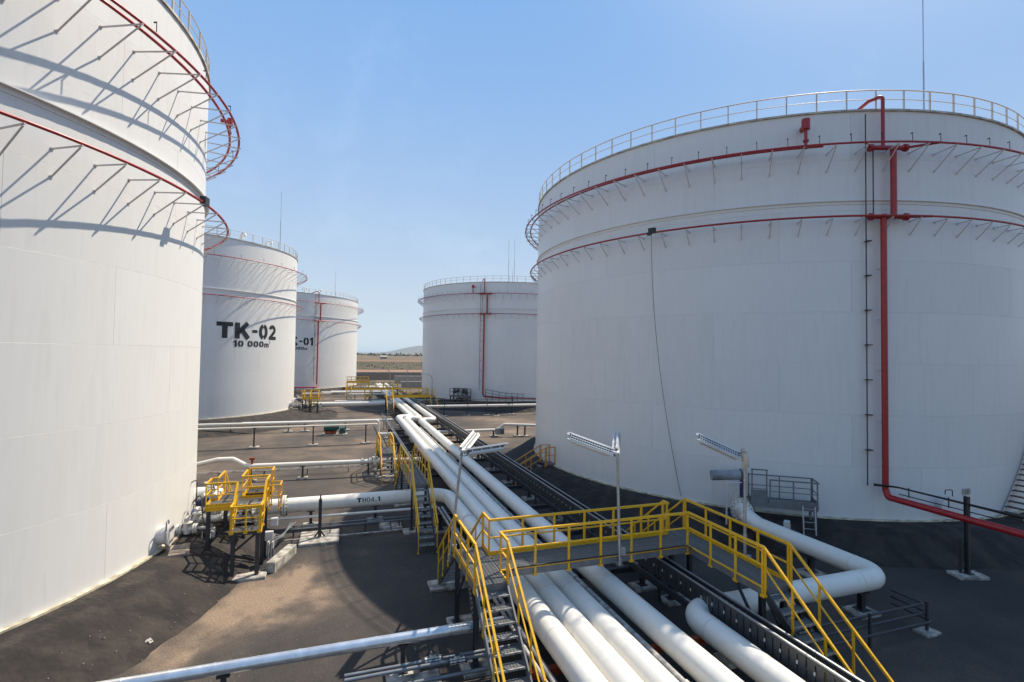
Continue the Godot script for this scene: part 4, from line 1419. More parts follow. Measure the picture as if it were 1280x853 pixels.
func valve_platform(label: String, off: Vector3, m: Material) -> void:
	var t := thing("valve_platform", label, "platform", off)
	var y := 2.25
	deck(t, -4.5, -2.55, -21.15, -20.3, y, true, M.grating, m, 0.16)
	deck(t, -4.3, -3.5, -22.3, -21.17, y, false, M.grating, m, 0.12)
	railing(t, [Vector3(-3.5, y, -22.3), Vector3(-3.5, y, -21.15), Vector3(-2.55, y, -21.15), Vector3(-2.55, y, -20.35)], 0.82, 0.9, m, 0.027, 0.1, [0.5], 0.1)
	railing(t, [Vector3(-4.3, y, -22.3), Vector3(-4.3, y, -21.15), Vector3(-4.5, y, -21.1), Vector3(-4.5, y, -20.3), Vector3(-3.52, y, -20.3)], 0.82, 0.8, m, 0.027, 0.1, [0.5], 0.1)
	stair(t, -4.3, -3.5, -22.3, y, -1.0, 0.1, m, M.darksteel, 0.22, 0.82)
	# short flight down to a lower landing
	var st := nst()
	for x in [-3.49, -2.58]:
		bar(st, Vector3(x, y - 0.1, -20.3), Vector3(x, 1.62, -19.75), 0.03, 0.2)
	var fl := part(t, "short_flight", done(st), m)
	for k in 3:
		part(fl, "tread", grate_mesh(0.86, 0.22), M.grating, Transform3D(Basis.IDENTITY, Vector3(-3.04, 2.08 - 0.14 * k, -20.18 + 0.2 * k)))
	deck(t, -3.5, -2.56, -19.72, -19.2, 1.66, false, M.grating, m, 0.12)
	for x in [-3.5, -2.56]:
		railing(t, [Vector3(x, y, -20.32), Vector3(x, 1.66, -19.72), Vector3(x, 1.66, -19.2)], 0.82, 0.7, m, 0.03, 0.1)
	railing(t, [Vector3(-3.5, 1.66, -19.2), Vector3(-2.56, 1.66, -19.2)], 0.82, 0.5, m, 0.027, 0.1)
	railing(t, [Vector3(-2.5, y - 0.2, -20.4), Vector3(-2.1, y - 0.2, -20.4), Vector3(-2.1, y - 0.2, -21.0), Vector3(-2.5, y - 0.2, -21.0)], 0.8, 0.4, m, 0.02, 0.1)
	for q in [[-4.42, -20.4, 0.1], [-3.62, -20.4, 0.1], [-4.22, -22.2, 0.1], [-3.58, -22.2, 0.1], [-2.66, -19.3, 0.0], [-3.42, -19.3, 0.0], [-2.66, -21.05, 0.0], [-2.66, -20.4, 0.0]]:
		leg(t, q[0], q[1], q[2] - 0.1, 2.06 if q[1] < -19.8 else 1.53, M.darksteel, 0.12)
	st = nst()
	bar(st, Vector3(-4.5, 0.7, -20.75), Vector3(-3.5, 1.9, -20.75), 0.06, 0.06)
	bar(st, Vector3(-3.6, 0.55, -20.3), Vector3(-2.7, 1.5, -19.4), 0.06, 0.06)
	part(t, "brace", done(st), M.darksteel)
	part(t, "footing", pad_mesh(1.3, 0.1, 0.55), M.concrete, Transform3D(Basis.IDENTITY, Vector3(-3.0, 0, -19.3)))
	railing(t, [Vector3(-2.56, y, -21.95), Vector3(-2.56, y, -22.55), Vector3(-3.5, y, -22.55)], 0.82, 0.8, m, 0.027, 0.1, [0.5], 0.1)
	deck(t, -3.5, -2.56, -22.55, -21.97, y, false, M.grating, m, 0.12)
	# electrical boxes and conduits hung on the near leg
	for q in [[-2.38, 1.15, -20.0, 0.26], [-2.3, 1.42, -20.7, 0.24], [-2.36, 0.7, -20.35, 0.2]]:
		st = nst()
		cbox(st, Vector3(q[0], q[1], q[2]), Vector3(q[3], q[3] * 1.2, 0.16))
		cbox(st, Vector3(q[0], q[1], q[2] + 0.085), Vector3(q[3] * 0.8, q[3], 0.02))
		part(t, "switch_box", done(st), M.valve)
	for k in 3:
		pipe_part(t, "conduit", [Vector3(-2.4 + 0.06 * k, 0.02, -19.9 - 0.22 * k), Vector3(-2.4 + 0.06 * k, 0.85 + 0.1 * k, -20.05 - 0.2 * k), Vector3(-2.05 - 0.05 * k, 0.62, -21.4), Vector3(-1.95 + 0.1 * k, 0.55, -23.15)], 0.028, M.greysteel, 0.12, 7)

func tank_nozzles(label: String, off: Vector3) -> void:
	# inlet valves between the tank wall and the cross pipe
	var t := thing("tank_valve_set", label, "valve", off)
	pipe_part(t, "nozzle", [Vector3(-5.9, 1.55, -24.9), Vector3(-5.1, 1.55, -24.9)], 0.33, M.valve, 0, 20)
	pipe_part(t, "reducer", [Vector3(-5.1, 1.55, -24.9), Vector3(-4.85, 1.3, -24.6), Vector3(-4.2, 1.0, -24.3)], 0.31, M.pipe, 0.25, 20)
	valve(t, Vector3(-4.75, 1.02, -23.4), Vector3(1, 0, 0.05), 0.3, M.pipe, true)
	pipe_part(t, "nozzle", [Vector3(-5.75, 1.05, -23.4), Vector3(-5.3, 1.05, -23.4)], 0.3, M.blue, 0, 20)
	flange(t, Vector3(-5.25, 1.03, -23.4), Vector3(1, 0, 0), 0.31, M.valve, M.bolt)
	pipe_part(t, "elbow", [Vector3(-4.15, 1.02, -23.4), Vector3(-3.8, 1.02, -23.6), Vector3(-3.6, 1.0, -24.2)], 0.29, M.pipe, 0.3, 18)
	# smaller drain valves
	valve(t, Vector3(-5.2, 1.25, -22.3), Vector3(1, 0, 0), 0.14, M.valve, true)
	pipe_part(t, "nozzle", [Vector3(-5.7, 1.25, -22.3), Vector3(-5.4, 1.25, -22.3)], 0.13, M.valve, 0, 14)
	pipe_part(t, "elbow", [Vector3(-4.95, 1.25, -22.3), Vector3(-4.5, 1.25, -22.3), Vector3(-4.1, 1.15, -22.7), Vector3(-4.0, 1.0, -23.6)], 0.13, M.pipe, 0.2, 14)
	valve(t, Vector3(-5.3, 1.2, -21.4), Vector3(1, 0, 0), 0.13, M.valve, true)
	pipe_part(t, "nozzle", [Vector3(-5.75, 1.2, -21.4), Vector3(-5.5, 1.2, -21.4)], 0.12, M.valve, 0, 14)
	valve(t, Vector3(-5.15, 1.9, -24.0), Vector3(0.3, 0, 1), 0.12, M.valve, true)
	valve(t, Vector3(-5.05, 1.75, -22.75), Vector3(1, 0, 0.2), 0.11, M.blue, true)
	valve(t, Vector3(-4.55, 0.95, -21.5), Vector3(0.2, 0, 1), 0.1, M.valve, false)
	pipe_part(t, "pipe", [Vector3(-5.2, 1.2, -21.4), Vector3(-4.6, 1.2, -21.4), Vector3(-4.55, 0.95, -21.2), Vector3(-4.5, 0.6, -20.6), Vector3(-3.9, 0.3, -20.5)], 0.06, M.valve, 0.15, 10)
	pipe_part(t, "conduit", [Vector3(-5.3, 2.2, -23.9), Vector3(-5.0, 2.5, -23.6), Vector3(-4.7, 1.6, -23.0), Vector3(-4.65, 0.9, -21.8), Vector3(-3.9, 0.35, -21.0), Vector3(-2.6, 0.12, -20.6)], 0.03, M.darksteel, 0.2, 8)
	pipe_part(t, "conduit", [Vector3(-5.4, 1.9, -22.4), Vector3(-5.1, 2.3, -22.3), Vector3(-4.9, 1.4, -21.8), Vector3(-4.7, 0.85, -20.8), Vector3(-4.2, 0.55, -20.2), Vector3(-2.7, 0.1, -20.2)], 0.026, M.darksteel, 0.2, 8)
	# cleanout door low on the shell
	var st := nst()
	cyl(st, Vector3(-5.86, 1.5, -20.05), Vector3(-5.5, 1.5, -20.0), 0.3, 18)
	cyl(st, Vector3(-5.5, 1.5, -20.0), Vector3(-5.44, 1.5, -20.0), 0.38, 18)
	part(t, "cleanout_door", done(st), M.valve)
	st = nst()
	tube(st, bend([Vector3(-5.5, 1.1, -19.7), Vector3(-5.5, 2.0, -19.7), Vector3(-5.5, 2.05, -19.9), Vector3(-5.5, 1.6, -20.1)], 0.1, 5), 0.022, 6)
	part(t, "davit", done(st), M.greysteel)
	st = nst()
	tube(st, bend([Vector3(-5.65, 2.5, -23.1), Vector3(-5.4, 2.7, -22.9), Vector3(-5.3, 1.5, -22.5), Vector3(-5.2, 1.1, -21.9), Vector3(-4.6, 0.95, -21.2)], 0.2, 6), 0.02, 6)
	part(t, "cable", done(st), M.black)
	part(t, "apron_slab", pad_mesh(0.6, 0.05, 1.0), M.slabtan, Transform3D(Basis(Vector3.UP, 0.2), Vector3(-5.15, 0.97, -19.9)))

func left_side() -> void:
	valve_platform("yellow valve platform with grating decks at the nearest sunlit tank", Vector3.ZERO, M.yellow)
	valve_platform("yellow valve platform beside the tank lettered TK-02", Vector3(-0.17, 0, -45.53), M.yellow)
	tank_nozzles("cluster of grey valves and a blue nozzle at the foot of the nearest tank", Vector3.ZERO)
	tank_nozzles("cluster of grey valves at the foot of the tank lettered TK-02", Vector3(-0.17, 0, -45.53))
	pipeline("white pipeline crossing the yard from the tank lettered TK-02 to the rack", [Vector3(-4.37, 1.0, -69.83), Vector3(7.0, 1.05, -69.7)], 0.315, M.pipe)
	pipeline("white pipeline crossing the yard from the half hidden 01 tank", [Vector3(2.2, 1.0, -104.0), Vector3(7.0, 1.0, -103.8)], 0.3, M.pipe)
	# small bore and conduits beside TH04
	pipeline("thin white pipe running just below the TH04_1 pipe", [Vector3(-3.2, 0.55, -23.85), Vector3(4.4, 0.55, -23.65)], 0.06, M.pipe)
	for q in [[0.42, -23.1], [0.4, -22.75], [0.12, -22.3]]:
		var t := thing("conduit_run", "dark conduit low on the ground beside the TH04_1 pipe", "conduit", Vector3.ZERO, "conduits beside the TH04_1 pipe")
		pipe_part(t, "pipe", [Vector3(-2.1, q[0], q[1]), Vector3(4.3, q[0], q[1])], 0.03, M.greysteel if q[0] > 0.2 else M.smallpipe, 0, 8)
		for k in 5:
			var s := nst()
			cbox(s, Vector3(-1.8 + k * 1.45, q[0] * 0.5, q[1]), Vector3(0.04, q[0], 0.04))
			part(t, "stand", done(s), M.darksteel)
	var pp := thing("steel_post", "dark square post with pointed cap on a wide concrete slab", "post", Vector3(-0.75, 0, -22.45))
	part(pp, "slab", pad_mesh(1.55, 0.12, 1.5), M.concrete)
	var st := nst()
	cbox(st, Vector3(0, 0.9, 0.1), Vector3(0.13, 1.56, 0.13))
	bar(st, Vector3(0, 1.66, 0.1), Vector3(0, 1.85, 0.02), 0.06, 0.06)
	for k in 4:
		bar(st, Vector3(0, 0.42, 0.1), Vector3(0.2 * [1, -1, 0, 0][k], 0.13, 0.1 + 0.2 * [0, 0, 1, -1][k]), 0.015, 0.06)
	part(pp, "post", done(st), M.darksteel)
	for x in [-1.2, 1.6, 3.9]:
		pipe_post(x, -24.2, 0.72, "short dark support with footing under the TH04_1 pipe", "supports under the TH04_1 pipe", 0.7, 0.12)
	for q in [[1.95, -23.1], [2.45, -22.95]]:
		part(thing("concrete_sleeper", "short concrete sleeper under the conduits by the tall stair", "concrete block", Vector3(q[0], 0, q[1]), "sleepers by the tall stair"), "block", pad_mesh(0.45, 0.14, 0.7), M.concrete)
	part(thing("concrete_beam", "long pale concrete beam lying by the platform leg", "concrete block", Vector3(-1.98, 0, -20.35)), "block", pad_mesh(0.34, 0.36, 1.75), M.concrete, Transform3D(Basis(Vector3.UP, -0.33), Vector3.ZERO))
	# bottom silver line
	var sp := thing("pipeline", "shiny foil clad pipe crossing below the near stair", "pipeline")
	pipe_part(sp, "pipe", [Vector3(-16, 0.9, -12.42), Vector3(4.1, 0.9, -12.42)], 0.13, M.silver, 0, 20)
	for k in 16:
		pipe_part(sp, "clad_joint", [Vector3(-9.3 + k * 0.85, 0.9, -12.42), Vector3(-9.26 + k * 0.85, 0.9, -12.42)], 0.135, M.silver, 0, 20)
	for x in [-7.6, -2.3, 1.55]:
		pipe_post(x, -12.42, 0.77, "dark post on a concrete slab under the foil clad pipe", "posts under the foil clad pipe", 0.8, 0.1)
	for q in [[0.5, -12.0], [0.28, -11.65], [0.52, -11.8]]:
		var t := thing("small_pipe", "dark blue grey small pipe in front of the foil clad pipe", "pipe", Vector3.ZERO, "small pipes before the foil clad pipe")
		pipe_part(t, "pipe", [Vector3(0.2, q[0], q[1]), Vector3(4.6, q[0], q[1])], 0.045, M.greysteel, 0, 10)
	for q in [[1.15, -11.75, 0.75], [2.05, -11.9, 0.7]]:
		part(thing("concrete_slab", "square concrete slab under the small pipes by the near stair", "concrete slab", Vector3(q[0], 0, q[1]), "slabs by the near stair"), "slab", pad_mesh(q[2], 0.1, 0.8), M.concrete)
	var vs := thing("drain_valve_set", "small grey drain valves on thin legs by the near stair", "valve")
	valve(vs, Vector3(2.2, 0.5, -12.0), Vector3(1, 0, 0), 0.06, M.valve)
	valve(vs, Vector3(2.75, 0.5, -11.8), Vector3(1, 0, 0), 0.055, M.valve)
	# mid yard white line
	var ml := pipeline("slim white pipe with a raised bend and orange valve, crossing behind the nearest tank", [Vector3(-13.5, 0.88, -33.9), Vector3(-9.0, 0.88, -33.9), Vector3(-6.9, 1.35, -33.75), Vector3(-6.1, 1.35, -33.7), Vector3(-5.3, 0.9, -33.6), Vector3(5.0, 0.9, -33.0)], 0.135, M.pipe, 0.3)
	st = nst()
	cyl(st, Vector3(-5.05, 0.9, -33.58), Vector3(-5.05, 1.3, -33.58), 0.07, 10)
	cbox(st, Vector3(-5.05, 1.34, -33.58), Vector3(0.3, 0.12, 0.2))
	part(ml, "valve_head", done(st), M.orange)
	flange(ml, Vector3(1.35, 0.9, -33.22), Vector3(1, 0, 0.09), 0.14, M.pipe, M.bolt)
	valve(ml, Vector3(2.1, 0.9, -33.17), Vector3(1, 0, 0.09), 0.14, M.pipe)
	flange(ml, Vector3(3.0, 0.9, -33.12), Vector3(1, 0, 0.09), 0.14, M.pipe, M.bolt)
	for x in [-9.6, -5.1, -2.2, 1.7, 3.6]:
		pipe_post(x, -33.9 + (x + 13.5) * 0.046, 0.78, "dark stub post on a concrete pad under the slim white pipe", "posts under the slim white pipe", 0.6, 0.1)
	for zz in [-34.6, -34.9]:
		var t := thing("conduit_run", "dark conduit low behind the slim white pipe", "conduit", Vector3.ZERO, "conduits behind the slim white pipe")
		pipe_part(t, "pipe", [Vector3(-13, 0.4, zz), Vector3(4.0, 0.4, zz + 0.4)], 0.03, M.smallpipe, 0, 8)
		for k in 7:
			var s := nst()
			cbox(s, Vector3(-12 + k * 2.5, 0.2, zz + 0.2), Vector3(0.04, 0.4, 0.04))
			part(t, "stand", done(s), M.darksteel)
	# twin pipe run on tall posts in front of TK-02
	for q in [[1.95, -45.1, 0.11], [1.6, -45.25, 0.085]]:
		pipeline("slim white pipe on tall dark posts in front of the TK-02 tank", [Vector3(-16, q[0], q[1]), Vector3(3.1, q[0], q[1]), Vector3(3.1, 0.75, q[1]), Vector3(4.6, 0.75, q[1])], q[2], M.pipe, 0.25, "twin pipes on tall posts")
	for x in [-11.2, -6.7, -2.23, 2.03]:
		pipe_post(x, -45.12, 1.6, "tall dark post on a concrete pad under the twin white pipes", "tall posts under the twin white pipes", 0.75, 0.1)
	# another line near the berm foot of TK-02
	pipeline("white pipe low along the foot of the TK-02 embankment", [Vector3(-14, 0.75, -53.2), Vector3(-9.5, 0.75, -53.2), Vector3(-8.9, 0.95, -53.2), Vector3(5.0, 0.95, -53.0)], 0.12, M.pipe, 0.3)
	for x in [-9.9, -4.9, -3.4, 0.4]:
		pipe_post(x, -53.15, 0.8, "low post and pad at the foot of the TK-02 embankment", "low posts by the TK-02 embankment", 0.8, 0.09)
	var gh := thing("pipe_handrail", "thin grey handrail along the foot of the TK-02 tank", "handrail")
	railing(gh, [Vector3(-16, 0.4, -52.0), Vector3(-8.9, 0.4, -52.0)], 1.0, 2.2, M.greysteel, 0.02, 0.45)
	# green pump on a white plinth
	var gp := thing("pump_set", "dark green pump with motor on a white plinth", "pump", Vector3(-0.6, 0, -50.3))
	part(gp, "plinth", pad_mesh(2.3, 0.12, 0.9), M.concrete)
	st = nst()
	cyl(st, Vector3(-0.95, 0.75, 0), Vector3(0.25, 0.75, 0), 0.36, 20)
	cyl(st, Vector3(0.25, 0.75, 0), Vector3(0.4, 0.75, 0), 0.24, 16)
	part(gp, "tank_body", done(st), M.green)
	st = nst()
	cyl(st, Vector3(0.45, 0.55, 0), Vector3(0.95, 0.55, 0), 0.2, 14)
	cbox(st, Vector3(0.7, 0.25, 0), Vector3(0.6, 0.28, 0.35))
	part(gp, "motor", done(st), M.green)
	st = nst()
	cbox(st, Vector3(-0.35, 0.25, 0), Vector3(1.0, 0.28, 0.5))
	part(gp, "base_frame", done(st), M.orange)
	# red fire line at the 01 tank
	pipeline("red fire pipe at the foot of the tank ending in 01", [Vector3(-14.0, 1.5, -96.6), Vector3(-4.4, 1.5, -96.6), Vector3(-4.5, 1.7, -100.0)], 0.13, M.red, 0.3)
	for x in [-8.0, -5.0]:
		pipe_post(x, -96.6, 1.38, "dark post under the red fire pipe of the 01 tank", "posts under the red fire pipe", 0.6, 0.1)

func right_side() -> void:
	# outlet line of the shaded tank
	var t := thing("pipeline", "fat white pipe looping from the shaded tank round under the right stair", "pipeline")
	var y := 0.98
	pipe_part(t, "pipe", [Vector3(16.35, 1.2, -17.0), Vector3(16.35, y, -16.2), Vector3(16.35, y, -11.25), Vector3(8.93, y, -11.25), Vector3(8.93, y, 2.5)], 0.315, M.pipe, 0.62, 28)
	for q in [[Vector3(15.2, y, -11.25), Vector3(15.23, y, -11.25)], [Vector3(9.85, y, -11.25), Vector3(9.88, y, -11.25)], [Vector3(8.93, y, -10.3), Vector3(8.93, y, -10.27)], [Vector3(16.35, y, -12.2), Vector3(16.35, y, -12.17)]]:
		pipe_part(t, "weld_seam", [q[0], q[1]], 0.32, M.weldband, 0, 28)
	for q in [[16.35, -13.8], [12.9, -11.25], [15.4, -11.25]]:
		pipe_post(q[0], q[1], 0.66, "dark pedestal under the fat looping white pipe", "pedestals under the looping pipe", 0.8, 0.16)
	# valve set radial from the tank wall
	var v := thing("tank_valve_set", "stacked bolted flanges and grey drum actuator at the shaded tank wall", "valve")
	var a := Vector3(17.35, 1.3, -18.15)
	var d := Vector3(-0.69, 0, 0.72)
	pipe_part(v, "nozzle", [a - d * 0.3, a + d * 1.55, Vector3(16.35, 1.2, -17.0)], 0.31, M.pipe, 0, 22)
	for k in 4:
		flange(v, a + d * (0.3 + 0.38 * k), d, 0.32, M.pipe, M.bolt)
	var st := nst()
	cyl(st, Vector3(16.75, 1.5, -17.5), Vector3(16.75, 2.55, -17.5), 0.12, 12)
	part(v, "stem", done(st), M.blue)
	st = nst()
	cyl(st, Vector3(16.55, 2.75, -17.45), Vector3(15.45, 2.68, -17.95), 0.22, 18)
	cyl(st, Vector3(16.6, 2.75, -17.43), Vector3(16.7, 2.76, -17.4), 0.26, 18)
	part(v, "actuator_drum", done(st), M.cladgrey)
	pipe_part(v, "drain_pipe", [Vector3(16.5, 2.45, -17.3), Vector3(15.75, 2.45, -17.35), Vector3(15.75, 0.7, -17.35)], 0.035, M.lampwhite, 0.08, 8)
	valve(v, Vector3(15.9, 1.0, -17.6), Vector3(1, 0, 0.5), 0.09, M.blue)
	# grey access platform with ladder
	var g := thing("access_platform", "grey galvanised platform with ladder at the shaded tank wall", "platform", Vector3(17.9, 0, -16.6))
	g.rotation.y = deg_to_rad(-35.5)
	deck(g, -1.2, 1.35, -0.45, 0.45, 1.75, true, M.grating, M.greysteel, 0.22)
	railing(g, [Vector3(-0.5, 1.75, 0.45), Vector3(1.35, 1.75, 0.45), Vector3(1.35, 1.75, -0.45)], 0.95, 0.9, M.greysteel, 0.026, 0.1, [0.5], 0.16)
	railing(g, [Vector3(-1.2, 1.75, 0.45), Vector3(-0.55, 1.75, 0.45)], 1.35, 0.7, M.greysteel, 0.026, 0.1, [0.4], 0.5)
	railing(g, [Vector3(-1.2, 1.75, -0.45), Vector3(1.35, 1.75, -0.45)], 0.95, 1.2, M.greysteel, 0.022, 0.1)
	for q in [[-1.1, 0.35], [1.25, 0.35], [-1.1, -0.35], [1.25, -0.35]]:
		leg(g, q[0], q[1], 0.3, 1.55, M.greysteel, 0.1)
	st = nst()
	for x in [0.75, 1.2]:
		bar(st, Vector3(x, 0.15, 0.75), Vector3(x, 1.75, 0.52), 0.05, 0.03)
	for k in 6:
		cyl(st, Vector3(0.75, 0.35 + 0.26 * k, 0.73 - 0.036 * k), Vector3(1.2, 0.35 + 0.26 * k, 0.73 - 0.036 * k), 0.014, 6)
	part(g, "ladder", done(st), M.galv)
	var cb := thing("control_box", "small pale control box on a post before the grey platform", "control box", Vector3(17.3, 0, -15.7))
	st = nst()
	cyl(st, Vector3(0, 0, 0), Vector3(0, 0.9, 0), 0.03, 8)
	part(cb, "post", done(st), M.darksteel)
	st = nst()
	cbox(st, Vector3(0, 1.05, 0), Vector3(0.32, 0.34, 0.2), 0.6)
	cbox(st, Vector3(0.03, 1.02, 0.1), Vector3(0.2, 0.16, 0.06), 0.6)
	part(cb, "box", done(st), M.valve)
	# red fire main
	var f := thing("fire_main", "bright red fire main running forward from the shaded tank riser", "pipeline")
	pipe_part(f, "pipe", [Vector3(21.82, 2.4, -14.87), Vector3(21.8, 2.1, -14.75), Vector3(21.72, 2.06, -10.0), Vector3(21.7, 2.0, 2.0)], 0.13, M.redmain, 0.14, 16)
	for k in 2:
		pipe_part(f, "conduit", [Vector3(21.3, 2.62 - 0.04 * k, -15.0), Vector3(21.75 + 0.1 * k, 2.62 - 0.02 * k, -14.4), Vector3(21.8 + 0.1 * k, 2.66 - 0.16 * k, 2.0)], 0.036, M.black, 0.3, 8)
	pipe_part(f, "conduit", [Vector3(21.9, 2.32, -14.4), Vector3(21.95, 2.32, 2.0)], 0.02, M.black, 0, 6)
	for z in [-14.0, -12.6, -10.6, -8.0]:
		st = nst()
		cbox(st, Vector3(21.88, 2.48, z), Vector3(0.03, 0.4, 0.03))
		part(f, "hanger", done(st), M.black)
	var ps := thing("pipe_support", "dark twin post on a pale concrete slab under the red fire main", "pipe support", Vector3(21.75, 0, -11.95))
	part(ps, "slab", pad_mesh(1.05, 0.12, 0.6), M.concrete, Transform3D(Basis(Vector3.UP, -0.3), Vector3.ZERO))
	leg(ps, 0.0, 0, 0.12, 2.9, M.darksteel, 0.13)
	st = nst()
	cbox(st, Vector3(-0.22, 0.75, -0.1), Vector3(0.07, 1.3, 0.07))
	part(ps, "post", done(st), M.darksteel)
	# dark conduit frame low on the ground at the loop
	var cf := thing("cable_conduit", "low dark conduit frame on the ground inside the pipe loop", "conduit")
	for q in [[0.55, 0.0], [0.35, 0.12], [0.75, -0.1]]:
		pipe_part(cf, "conduit", [Vector3(11.2, q[0], -9.9 + q[1]), Vector3(16.2, q[0], -9.9 + q[1]), Vector3(16.2, q[0], -10.9)], 0.035, M.darksteel, 0.1, 8)
	for x in [11.6, 13.8, 16.1]:
		st = nst()
		cbox(st, Vector3(x, 0.45, -9.85), Vector3(0.06, 0.9, 0.06))
		part(cf, "post", done(st), M.darksteel)
	part(cf, "footing", pad_mesh(0.6, 0.08, 0.4), M.concrete, Transform3D(Basis.IDENTITY, Vector3(16.1, 0, -9.85)))
	# orange yellow steps up the embankment
	var e := thing("embankment_steps", "orange yellow railed steps climbing the black embankment of the shaded tank", "stair", Vector3(12.2, 0, -28.9))
	e.rotation.y = deg_to_rad(-90)
	deck(e, -0.45, 0.45, -1.0, 0.2, 1.15, false, M.grating, M.greysteel, 0.12)
	stair(e, -0.45, 0.45, 0.2, 1.15, 1.0, 0.02, M.orangepaint, M.darksteel, 0.34)
	for x in [-0.45, 0.45]:
		railing(e, [Vector3(x, 1.15, 0.2), Vector3(x, 1.15, -1.0)], 1.0, 0.7, M.orangepaint, 0.028, 0.1)

func tank_fittings(ta: Node3D, tf: Node3D) -> void:
	var R := 14.86
	# cable hanging from the box on the lower ring
	var st := nst()
	var pts := PackedVector3Array()
	for i in 13:
		var f := i / 12.0
		pts.append(pol(R + lerpf(0.5, 0.12, smoothstep(0.0, 1.0, f)), lerpf(148.7, 143.4, f * f), lerpf(13.95, 1.2, f)))
	tube(st, pts, 0.012, 6)
	part(ta, "hanging_cable", done(st), M.black)
	# name plate
	st = nst()
	cbox(st, Vector3(0.02, 0, 0), Vector3(0.03, 0.26, 0.4))
	part(ta, "name_plate", done(st), M.rim, polx(R + 0.02, 96.7, 2.2))
	# spiral stair
	st = nst()
	var inner := PackedVector3Array()
	var outer := PackedVector3Array()
	var rail := PackedVector3Array()
	for i in 61:
		var f := i / 60.0
		var a := 88.5 - 62.0 * f
		var y := 1.0 + 17.9 * f
		inner.append(pol(R + 0.1, a, y))
		outer.append(pol(R + 0.85, a, y))
		rail.append(pol(R + 0.85, a, y + 1.0))
	for k in 60:
		bar(st, inner[k], inner[k + 1], 0.02, 0.22)
		bar(st, outer[k], outer[k + 1], 0.02, 0.22)
	var sp := part(ta, "spiral_stair", done(st), M.plate1)
	st = nst()
	tube(st, rail, 0.024, 6)
	part(sp, "handrail", done(st), M.yellow)
	st = nst()
	cbox(st, Vector3(0.475, 0, 0), Vector3(0.72, 0.035, 0.24))
	var tr := done(st)
	for k in 82:
		var f := (k + 0.5) / 82.0
		part(sp, "tread", tr, M.darksteel, polx(R, 88.5 - 62.0 * f, 1.1 + 17.9 * f))
		if k % 4 == 0:
			part(sp, "post", post_mesh(1.0, 0.04, 0.04, 0.0), M.yellow, polx(R + 0.85, 88.5 - 62.0 * f, 1.0 + 17.9 * f))

